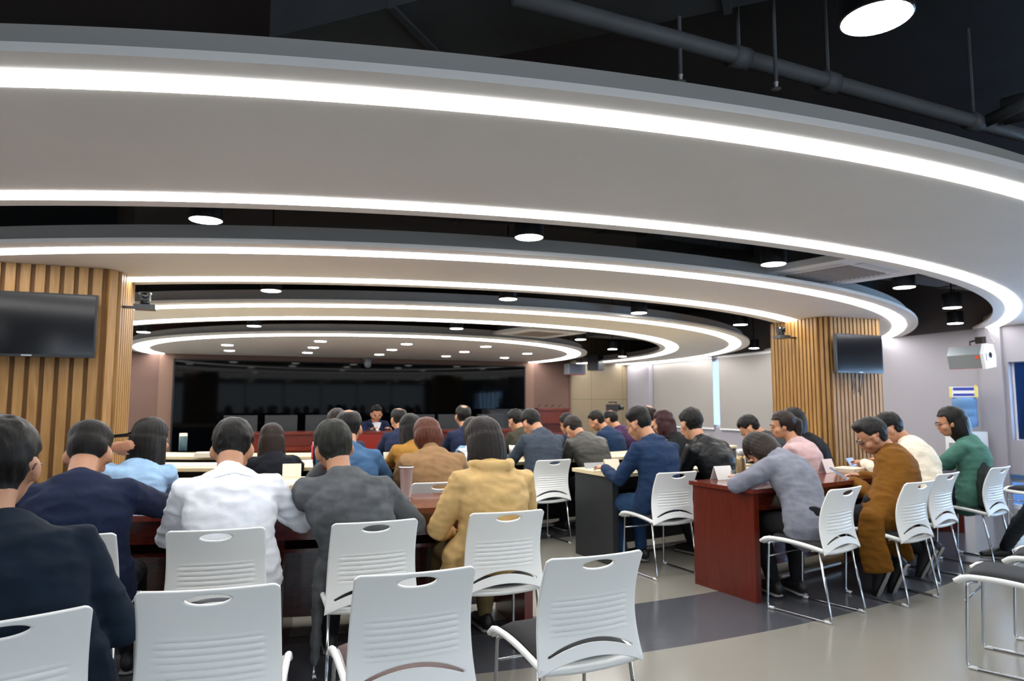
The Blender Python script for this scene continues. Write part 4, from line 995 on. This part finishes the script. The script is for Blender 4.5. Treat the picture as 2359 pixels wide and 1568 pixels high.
person('man in a crumpled white shirt bent over the red table', (-.04, 3.43), 0, (535, 1030), 3.63, pitch=40, hyaw=-3, top='shirt', topm=WHITE, pants=JEAN, hair='short', lh=(-.16, .40, .785), rh=(.18, .40, .785), lpole=(-.6, -.4, -.7), rpole=(.75, -.35, -.6), sc=1.05, wide=1.08, vox=.009, collar=.02, coat=None)
person('woman with long dark hair in a black top in the third row, left', (.30, 6.2), -2, (627, 1010), 6.25, pitch=15, top='sweater', topm=fabric('dark_navy', '14171f'), hair='long', hairm=M_HAIRD, longh=.34, vox=.013)
person('man in a grey wool blazer propping his head on his left hand', (.56, 3.41), -4, (770, 1030), 3.62, pitch=22, hyaw=4, hroll=-10, top='jacket', topm=GREY, hair='short', lh=(745, 1075, 3.74, 0), lpole=(-.6, -.2, -.9), rh=(.16, .38, .785), rpole=(.7, -.3, -.7), sc=1.04, wide=1.06, vox=.009, collar=.03, coat=(.14, (-1,)), lcurl=.6, hairm=hairmat('ash_black', '23241f', .6))
person('man with a thinning crown in a blue shirt behind the grey blazer man', (.70, 4.85), 0, (803, 985), 4.95, pitch=25, hyaw=-12, top='shirt', topm=fabric('mid_blue', '3f5e80'), hair='bald', rh=(.28, .35, .79), vox=.012)
person('man mostly hidden behind the man with the thinning crown', (.85, 6.2), 0, (776, 975), 6.35, pitch=12, top='jacket', topm=SUIT, hair='short', hairm=M_HAIRD, vox=.014)
person('man in a navy suit and white shirt reading aloud at the front desk', (2.1, 12.05), 180, (867, 951), 11.85, pitch=26, top='jacket', topm=NAVY, hair='short', face_detail=True, lh=(-.16, .32, .9), rh=(.16, .32, .9), hipz=.68, vox=.014, sc=1.08, legs=True)
person('man in a navy suit in the fourth row, left of the mustard top', (1.55, 7.5), 0, (919, 965), 7.75, pitch=25, hyaw=12, top='jacket', topm=NAVY, hair='bald', vox=FARV)
person('woman with dark hair in a mustard top left of the camel coat', (1.42, 6.25), 0, (944, 985), 6.35, pitch=15, hyaw=20, top='sweater', topm=MUST, hair='long', longh=.28, vox=.013)
person('chestnut-haired woman in a camel coat behind the red table', (1.24, 4.74), 0, (984, 1003), 4.95, pitch=32, top='coat', topm=CAMEL, hair='bob', hairm=M_HAIRR, wide=1.08, collar=.075, vox=.011, longh=.15)
person('man with a bald crown in a dark navy jacket in the fourth row', (2.28, 7.4), 0, (1067, 958), 7.6, pitch=12, top='jacket', topm=NAVY, hair='bald', vox=FARV)
person('woman in a black, white and blue patterned blouse, half hidden by the bob-haired woman', (2.08, 6.2), 0, (1090, 992), 6.3, pitch=28, top='shirt', topm=PAT, hair='bob', hairm=M_HAIRD, vox=.013)
person('woman with a dark bob in a beige hooded jacket at the red table', (1.2, 3.47), 0, (1113, 1015), 3.62, pitch=22, hyaw=2, top='jacket', topm=BEIGE, pants=fabric('khaki', '6c5a3c'), hair='bob', hairm=hairmat('soft_black', '1c1715', .5), hood=1.15, lh=(-.14, .26, .62), rh=(.12, .30, .68), lpole=(-.7, -.55, -.5), rpole=(.7, -.5, -.6), vox=.009, coat=(.36, (-1,)), wide=1.04)
person('man in an olive jacket in the fourth row beside the slate sweater man', (3.0, 7.42), 8, (1188, 967), 7.75, pitch=30, hyaw=25, top='jacket', topm=OLIVE, hair='short', vox=FARV)
person('man in a slate-grey sweater with his head low, behind the aisle chair', (2.66, 6.19), 8, (1224, 972), 6.42, pitch=48, hyaw=20, top='sweater', topm=SLATE, pants=JEAN, hair='short', collar=.04, wide=1.12, sc=1.04, vox=.012)
person('man in a navy top just right of the slate sweater man, fourth row', (3.82, 7.52), 8, (1308, 975), 7.8, pitch=30, hyaw=30, top='jacket', topm=NAVY, hair='short', vox=FARV)
person('man in a grey leather jacket bowed over the third row table', (3.32, 6.2), 6, (1322, 985), 6.5, pitch=50, hyaw=15, top='coat', topm=GRLEA, hair='short', hairm=M_HAIRD, coat=(.3, (-1, 1)), vox=.012, wide=1.06)
person('man in a navy jacket seen in profile in front of the marble wall', (4.42, 7.78), 25, (1375, 968), 8.0, pitch=35, hyaw=55, top='jacket', topm=HNAVY, hair='short', vox=FARV)
person('man in a purple jacket behind the profile man near the tripod camera', (4.92, 8.02), 20, (1407, 965), 8.3, pitch=30, hyaw=35, top='jacket', topm=PURP, hair='bald', vox=FARV)
person('man with cropped hair in a navy hooded jacket and jeans at the maple table corner', (3.08, 4.79), 6, (1472, 975), 5.0, pitch=28, hyaw=32, top='jacket', topm=HNAVY, pants=JEAN, hair='fade', hood=.85, glasses=True, lh=(-.22, .40, .785), sc=1.05, vox=.011, feet='cross', coat=None)
person('man with thinning hair seen beyond the hooded jacket man', (4.55, 6.62), 16, (1492, 958), 6.85, pitch=15, hyaw=20, top='jacket', topm=BLACKC, hair='bald', hairm=M_HAIRD, vox=FARV)
person('woman with wavy wine-red hair in a black coat', (4.22, 6.02), 12, (1527, 972), 6.25, pitch=20, hyaw=38, top='jacket', topm=BLACKC, hair='wavy', hairm=M_HAIRW, longh=.28, lh=(1578, 1003, 6.6, 0), vox=.013)
person('man in a black leather jacket reaching over the maple table', (3.86, 4.87), 12, (1592, 975), 5.10, pitch=22, hyaw=4, top='jacket', topm=LEATHER, hair='short', collar=.03, rh=(.36, .50, .785), sc=1.05, wide=1.06, vox=.011, feet='cross')
person('man in a dark green-grey coat bowed low, behind the steel flask', (4.75, 5.18), 20, (1728, 984), 5.72, pitch=52, hyaw=50, top='coat', topm=DGREEN, hair='short', face_detail=True, vox=.012)
person('woman with a brown ponytail in a pink top, profile to the left', (4.85, 4.95), 20, (1803, 978), 5.12, pitch=12, hyaw=62, top='sweater', topm=PINK, hair='pony', hairm=M_HAIRD, face_detail=True, vox=.012)
person('woman with long black hair in black behind the pink-topped woman', (5.25, 5.25), 18, (1826, 968), 5.45, pitch=10, hyaw=45, top='sweater', topm=BLACKC, hair='long', longh=.34, vox=.013)
P26 = person('woman in a light grey blazer asleep with her head on her arm', (3.45, 3.56), 17, (1752, 1035), 3.98, pitch=78, hyaw=20, hroll=14, top='jacket', topm=LGREY, pants=BLACKC, hair='bob', hairm=M_HAIRD, lh=(.02, .52, .79), rh=(.10, .50, .79), lpole=(-1, .25, -.45), vox=.009, slouch=.05, feet='cross', lface=-12)
P27 = person('man in a brown coat and glasses looking at his phone', (4.20, 3.66), 24, (2010, 1003), 3.86, pitch=34, hyaw=58, top='coat', topm=BROWN, hair='quiff', hairm=hairmat('grey_black', '211f1e', .6), glasses=True, face_detail=True, lh=(1965, 1108, 4.02, 0), rh=(1985, 1095, 4.12, 0), lpole=(-.5, -.8, -.6), rpole=(.7, -.6, -.6), coat=(.2, (-1, 1)), collar=.03, sc=1.03, vox=.009, lcurl=.7, rcurl=.7, feet='back', lface=4, shoes=mat('black_trainer', '17181b', .5))
person('man in a cream knitted jacket leaning forward behind the brown coat man', (4.94, 3.94), 22, (2050, 985), 4.28, pitch=38, hyaw=48, top='jacket', topm=CREAM, hair='short', collar=.03, vox=.010, wide=1.05, lh=(1990, 1065, 4.5, 0), rh=(2030, 1060, 4.6, 0), feet='back')
person('woman with a dark bob in a green top by the water dispenser', (5.80, 4.18), 20, (2190, 970), 4.26, pitch=16, hyaw=52, top='sweater', topm=GREEN, hair='bob', glasses=True, face_detail=True, vox=.010, coat=None, lh=(-.12, .42, .785), rh=(.12, .42, .785))
# legs of a seated person entering at the right edge
hp = V((6.15, 2.6, 0)); k1 = on_z(2385, 1150, .50); 
person('person in dark trousers and black shoes sitting just outside the right edge', (hp.x+.45, hp.y+.15), 60, (6.45, 2.95, 1.22), None, pitch=10, top='jacket', topm=BLACKC, pants=fabric('dark_denim', '23282f'), hair='short', vox=.013, feet=((on_y(2385, 1150, 3.3), on_z(2315, 1262, .10)), (V((6.15, 3.25, .5)), V((6.0, 3.3, .1)))))

# ------------------------------------------------------------------ executive chairs and things at the front desk
def exec_chair(label):
    e = empty('executive_chair', (0, 0, 0), 0, label, 'chair', 'black executive chairs behind the front desk'); ml = mat('black_leather_seat', '1c1f23', .45, bump=.2, bs=20)
    bm = bx(-.27, .27, -.06, .05, .58, 1.13); obj('backrest', bm, ml, e, bevel=.03); bm = bx(-.26, .26, .0, .5, .44, .54); obj('seat', bm, ml, e, bevel=.03)
    for s in (-1, 1):
        bm = bmesh.new(); tube(bm, fillet([(s*.28, 0, .48), (s*.3, .02, .72), (s*.3, .38, .72), (s*.28, .4, .48)], .05), .018, 8); obj('armrest', bm, M_BPLASTIC, e, True)
    bm = bmesh.new(); tube(bm, [(0, .22, .08), (0, .22, .44)], .03, 12); obj('gas_stem', bm, M_CHROME, e, True)
    bm = bmesh.new()
    for k in range(5): a = 2*PI*k/5; tube(bm, [(0, .22, .09), (.3*math.cos(a), .22+.3*math.sin(a), .05)], .018, 8)
    for k in range(5): a = 2*PI*k/5; ellipsoid(bm, (.3*math.cos(a), .22+.3*math.sin(a), .026), (.02, .02, .026), nu=10, nv=8)
    obj('star_base', bm, M_CHROME, e, True); return e
x0_ = None
for u, lb in ((555, 'black executive chair at the left end of the front desk'), (648, 'second black executive chair from the left'), (740, 'third black executive chair from the left, left of the reading man'),
              (968, 'black executive chair just right of the reading man'), (1040, 'black executive chair behind the bald navy jacket man'), (1130, 'rightmost black executive chair at the front desk')):
    if x0_ is None: c = x0_ = exec_chair(lb)
    else: c = copy_tree(x0_)
    p = on_y(u, 957, 12.75); c.location = (p.x, 12.75, 0); c.rotation_euler = (0, 0, PI); c['label'] = lb
pz = on_y(1160, 945, 13.6)
e = empty('equipment_case', (pz.x, 13.6, 0), label='black equipment cabinet standing before the screen at its right end', cat='cabinet')
obj('cabinet_body', bx(-.42, .42, -.2, .2, .04, 1.22), M_BLACK, e, bevel=.01); obj('cabinet_door', bx(-.38, .38, -.215, -.2, .1, 1.18), M_BPLASTIC, e)
# goose-neck microphone of the reader
p = on_y(860, 968, 11.45)
e = empty('desk_microphone', (p.x, 11.4, .89), label='black microphone with a red light in front of the reading man', cat='microphone')
bm = bmesh.new(); lathe(bm, [(0, 0), (.05, 0), (.05, .012), (0, .014)], 16); obj('microphone_base', bm, M_BPLASTIC, e)
bm = bmesh.new(); tube(bm, fillet([(0, 0, .01), (0, .02, .12), (0, .1, .17)], .05), .004, 6); obj('gooseneck', bm, M_BPLASTIC, e)
bm = bmesh.new(); ellipsoid(bm, (0, .10, .17), (.016, .025, .016), nu=12, nv=8); obj('microphone_head', bm, M_BPLASTIC, e, True)
bm = bmesh.new(); lathe(bm, [(.008, -.004), (.012, 0), (.008, .004)], 16, Matrix.Translation((0, .085, .165)) @ Matrix.Rotation(PI/2, 4, 'X')); obj('light_ring', bm, mat('red_ring_light', (1, .05, .03), emit=6), e)
def sheet(name, u, v, z, w_, d_, rz, label, m_=None, h=.004, cat='paper', group=None, pages=None):
    p = on_z(u, v, z); e = obj(name, bx(-w_/2, w_/2, -d_/2, d_/2, 0, h), m_ or M_PAPER); e.location = (p.x, p.y, z+.0005); e.rotation_euler = (0, 0, math.radians(rz)); tag(e, label, cat, group); return e
def tent(u, v, label, w_=.2, h_=.09, rz=0, m_=None, z=.75):
    p = on_z(u, v, z); bm = bmesh.new(); t = .0015
    for s in (-1, 1):
        a = [bm.verts.new(q) for q in ((-w_/2, s*.04, 0), (w_/2, s*.04, 0), (w_/2, s*.002, h_), (-w_/2, s*.002, h_))]; bm.faces.new(a)
    bmesh.ops.recalc_face_normals(bm, faces=bm.faces); bmesh.ops.solidify(bm, geom=bm.faces[:], thickness=.0015)
    e = obj('name_card', bm, m_ or M_PAPER); e.location = (p.x, p.y, z+.002); e.rotation_euler = (0, 0, math.radians(rz)); tag(e, label, 'name card', 'folded name cards'); return e
tent(1664, 1104, 'folded white name card on the end of the right mahogany table', .17, .10, 8); tent(1905, 1088, 'folded pinkish name card on the right mahogany table before the brown coat man', .15, .11, 14, mat('pale_pink_card', 'ddd0cf', .8))
tent(1408, 1080, 'folded cream name card on the maple table corner', .15, .085, 4, M_CREAM); tent(672, 1098, 'cream name card on the left maple table between white shirt and grey blazer', .14, .10, -4, M_CREAM)
tent(620, 1090, 'white name card behind the white-shirt man shoulder', .12, .09, 0)
e = sheet('tablet_computer', 1370, 1078, .75, .2, .1, 3, 'grey tablet leaning on the maple table corner beside the cream card', mat('tablet_grey', '8f9397', .3), .008, 'tablet'); e.rotation_euler.x = math.radians(62)
sheet('notebook', 1445, 1085, .75, .22, .16, 10, 'open white notebook at the hooded jacket man elbow', None, .012, 'notebook')
sheet('paper_stack', 705, 1112, .75, .25, .2, 12, 'white papers on the left maple table next to the cream card', None, .01)
sheet('paper_stack', 455, 1072, .75, .5, .25, 6, 'spread papers on the maple table right of the light blue woman', None, .012)
sheet('paper_stack', 485, 1052, .75, .3, .2, -6, 'higher paper pile on the third-row table left of the white-shirt man', M_CREAM, .05)
sheet('document_folder', 698, 1160, .75, .16, .22, 2, 'purple-pink folder on the red table between white shirt and grey blazer', mat('mauve_folder', '9a5a6a', .5), .006, 'folder')
sheet('paper_stack', 700, 1062, .75, .3, .2, 5, 'loose white papers on the third-row table by the red bottle')
sheet('paper_stack', 1690, 1060, .75, .35, .25, 10, 'papers on the maple table under the leather jacket arm', None, .01); sheet('notebook', 1955, 1085, .75, .26, .2, 20, 'thick open notebook on the red table by the brown coat man', mat('notebook_pages', 'c9b9a4', .8), .03, 'notebook')
sheet('paper_stack', 1560, 1068, .75, .3, .2, 8, 'white papers between the hooded jacket and the leather jacket')
e = sheet('tablet_computer', 1962, 1066, .77, .15, .1, 22, 'small bluish tablet propped up on the right mahogany table', mat('tablet_blue', '9fb6cf', .2), .006, 'tablet'); e.rotation_euler.x = math.radians(60)
sheet('paper_stack', 900, 1047, .75, .3, .2, 3, 'papers on the fourth-row table beyond the blue shirt')
def bottle(name, u, v, prof, mt, label, cat, parts=(), z=.75, rgh=True):
    p = on_z(u, v, z); e = empty(name, (p.x, p.y, z), label=label, cat=cat); bm = bmesh.new(); lathe(bm, prof, 24); obj('body', bm, mt, e, True)
    for n_, pr, m_ in parts: bm = bmesh.new(); lathe(bm, pr, 24); obj(n_, bm, m_, e, True)
    return e
bottle('steel_tumbler', 935, 1146, [(0, 0), (.029, 0), (.030, .003), (.041, .178), (.045, .180), (.045, .184), (.040, .184), (.028, .01), (0, .008)], M_STEEL, 'tall tapered stainless steel tumbler on the near red table', 'tumbler', [('fluted_lid_rim', [(.040, .180), (.048, .182), (.048, .188), (.040, .190)], M_CHROME)])
bottle('vacuum_flask', 1708, 1108, [(0, 0), (.034, 0), (.036, .01), (.036, .16), (.028, .19), (0, .19)], mat('champagne_metal', 'a08a66', .3, metal=.7), 'champagne-coloured vacuum flask on the right red table beside the sleeping woman', 'flask', [('cap', [(.024, .19), (.029, .195), (.029, .235), (0, .24)], M_STEEL)])
bottle('glass_cup', 1694, 1106, [(0, 0), (.03, 0), (.032, .075), (.029, .075), (.027, .006), (0, .006)], mat('clear_glass', 'e8eef0', .05, trans=.9), 'small clear glass between name card and vacuum flask', 'cup')
bottle('paper_cup', 893, 1070, [(0, 0), (.03, 0), (.042, .115), (.038, .115), (.028, .004), (0, .004)], M_CREAM, 'cream paper cup on the maple table left of the mustard top', 'cup')
bottle('water_flask', 421, 1038, [(0, 0), (.045, 0), (.047, .01), (.047, .18), (0, .182)], mat('teal_flask', '1f4049', .4), 'dark teal flask with a beige lid on the third-row table at left', 'flask', [('lid', [(.046, .18), (.044, .215), (0, .218)], M_CREAM)])
bottle('red_bottle', 724, 1058, [(0, 0), (.03, 0), (.032, .01), (.032, .14), (.02, .16), (0, .16)], M_RED, 'small red bottle on the third-row table by the blue shirt man', 'bottle', [('cap', [(.018, .16), (.02, .165), (.02, .18), (0, .182)], M_WHITEP)])
bottle('paper_cup', 1180, 1045, [(0, 0), (.03, 0), (.04, .1), (.036, .1), (.028, .004), (0, .004)], M_PAPER, 'white paper cup right of the dark bob of the beige jacket woman', 'cup')
# phone held by the man in the brown coat
q = (P27['WL']+P27['WR'])/2
e = empty('smartphone', on_y(1932, 1090, 4.06), .9, 'pale blue smartphone held by the man in the brown coat', 'phone'); e.rotation_euler = (math.radians(35), 0, math.radians(40))
obj('phone_body', bx(-.036, .036, -.075, .075, -.004, .004), mat('phone_case', '8fa9c6', .3), e, bevel=.003); obj('phone_screen', bx(-.033, .033, -.07, .07, .004, .0048), mat('phone_screen', '5f7f9f', .1), e)
# television camera on tripod
p = on_y(1412, 938, 12.6)
e = empty('video_tripod', (p.x, 12.6, 0), label='black video camera tripod standing before the marble wall', cat='tripod')
for k in range(3):
    a = 2*PI*k/3+.4; bm = bmesh.new(); tube(bm, [(0, 0, 1.05), (.38*math.cos(a), .38*math.sin(a), .01)], .016, 8); obj('leg', bm, M_BPLASTIC, e, True)
bm = bmesh.new(); tube(bm, [(0, 0, .7), (0, 0, 1.17)], .025, 10); obj('centre_column', bm, M_BPLASTIC, e, True); obj('fluid_head', bx(-.06, .06, -.07, .07, 1.12, 1.19), M_BPLASTIC, e, bevel=.01)
e = empty('video_camera', (p.x, 12.6, 1.19), .7, 'black video camera on the tripod before the marble wall', 'camera')
obj('camera_body', bx(-.06, .06, -.15, .13, .0, .13), M_BPLASTIC, e, bevel=.012); obj('top_handle', bx(-.015, .015, -.09, .09, .16, .185), M_BPLASTIC, e); obj('viewfinder', bx(.06, .16, -.02, .03, .02, .09), M_BPLASTIC, e)
bm = bmesh.new(); lathe(bm, [(0, 0), (.04, 0), (.045, .09), (0, .09)], 16, Matrix.Translation((0, -.14, .06)) @ Matrix.Rotation(PI/2, 4, 'X')); obj('lens_hood', bm, M_BPLASTIC, e, True)
bm = bmesh.new(); tube(bm, [(0, -.07, .12), (0, -.07, .17)], .01, 6); obj('handle_post', bm, M_BPLASTIC, e)
# dark coat heaped behind the woman in green
p = on_z(2277, 1165, .47); B_ = Matrix.Rotation(math.radians(14), 3, 'Z')
bm = bmesh.new(); c = V((p.x, p.y, 0)); r_ = B_ @ V((1, 0, 0))
loft(bm, [(0, 0, .50), (.0, .0, .62), (.01, .01, .76), (.0, .02, .88)], [(.14, .05), (.15, .055), (.14, .05), (.09, .035)], r_, 16)
me = remesh(bm, .01, 3)
for v in me.vertices: v.co += v.normal*.010*noise.noise(v.co*14)
o = new_obj('folded_coat', me, mat('dark_green_cloth', '16201e', .9), None, True); o.location = (p.x, p.y, -.02); tag(o, 'dark green coat heaped on the chair seat behind the woman in green', 'coat')
# bag with an orange strap under the right table
p = on_z(2078, 1262, 0)
e = empty('handbag', (p.x+.05, p.y+.2, 0), .5, 'dark red bag with orange straps on the floor under the right table', 'bag'); bm = bx(-.15, .15, -.06, .06, .0, .24); obj('bag_body', bm, mat('dark_red_bag', '4a1512', .5), e, bevel=.03)
for x_ in (-.05, .05): obj('strap', bx(x_-.012, x_+.012, -.068, -.06, .02, .22), mat('orange_strap', 'c2401c', .5), e)
# strand of hair pulled out by the woman in light blue
i3 = PEOPLE[2]; a = i3['WL']+V((.01, 0, .07)); b_ = i3['HM'] @ V((-.06, -.03, .06)); bm = bmesh.new()
for k in range(5): d = V((random.uniform(-.01, .01), random.uniform(-.01, .01), random.uniform(-.01, .01))); tube(bm, [a+d, a.lerp(b_, .5)+d*1.4+V((0, 0, -.012)), b_+d*2.5], .004, 6)
bm.transform(Matrix.Translation(-i3['O'])); obj('hair_strand', bm, M_HAIRB, i3['e'], True)

# locker loop and pleat on the back of the crumpled white shirt
from mathutils.bvhtree import BVHTree
def on_surface(person_info, part, u, v):
    o = [c for c in person_info['e'].children if c.name.startswith(part)][0]; me = o.data
    bv = BVHTree.FromPolygons([x.co for x in me.vertices], [p.vertices[:] for p in me.polygons])
    h = bv.ray_cast(V((0, 0, HC))-person_info['O'], ray(u, v).normalized()); return (h[0], h[1])
i4 = PEOPLE[3]
h_ = on_surface(i4, 'shirt', 541, 1078)
if h_[0]:
    c = h_[0]; bm = bmesh.new()
    q = [on_surface(i4, 'shirt', 541+du, 1078+dv)[0] for du, dv in ((-10, -12), (10, -12), (9, 12), (-9, 12))]
    if all(q):
        vs = [bm.verts.new(p+h_[1]*.004) for p in q]; bm.faces.new(vs); bmesh.ops.recalc_face_normals(bm, faces=bm.faces); bmesh.ops.solidify(bm, geom=bm.faces[:], thickness=.004)
        obj('locker_loop', bm, WHITE, i4['e'])
    for sx_ in (-1, 1):
        pts = [on_surface(i4, 'shirt', 541+sx_*k*12, 1088+abs(k)*3 if k else 1088)[0] for k in range(1, 5)]
        if all(pts): bm = bmesh.new(); loft(bm, pts, [.005, .006, .005, .002], V((0, 0, 1)), 8); obj('pleat', bm, WHITE, i4['e'], True)

# white shirt front of the reading man, red wristband, neck collar details
i8 = PEOPLE[8]
def patch(info, part, pts, name, mt, off=.008):
    q = [on_surface(info, part, *p) for p in pts]
    if all(a[0] for a in q):
        bm = bmesh.new(); d = -ray(*pts[0]).normalized()*off; bm.faces.new([bm.verts.new(a[0]+d) for a in q]); bmesh.ops.recalc_face_normals(bm, faces=bm.faces); bmesh.ops.solidify(bm, geom=bm.faces[:], thickness=.004); return obj(name, bm, mt, info['e'])
patch(i8, 'jacket', [(857, 973), (867, 971), (878, 973), (875, 983), (869, 994), (863, 983)], 'shirt_front', WHITE, .012)
i6 = PEOPLE[5]; bm = bmesh.new(); c = i6['WL']-i6['O']
tube(bm, [c+V((.034*math.cos(2*PI*k/16), .034*math.sin(2*PI*k/16), 0)) for k in range(17)], .005, 6); obj('wristband', bm, M_RED, i6['e'], True)
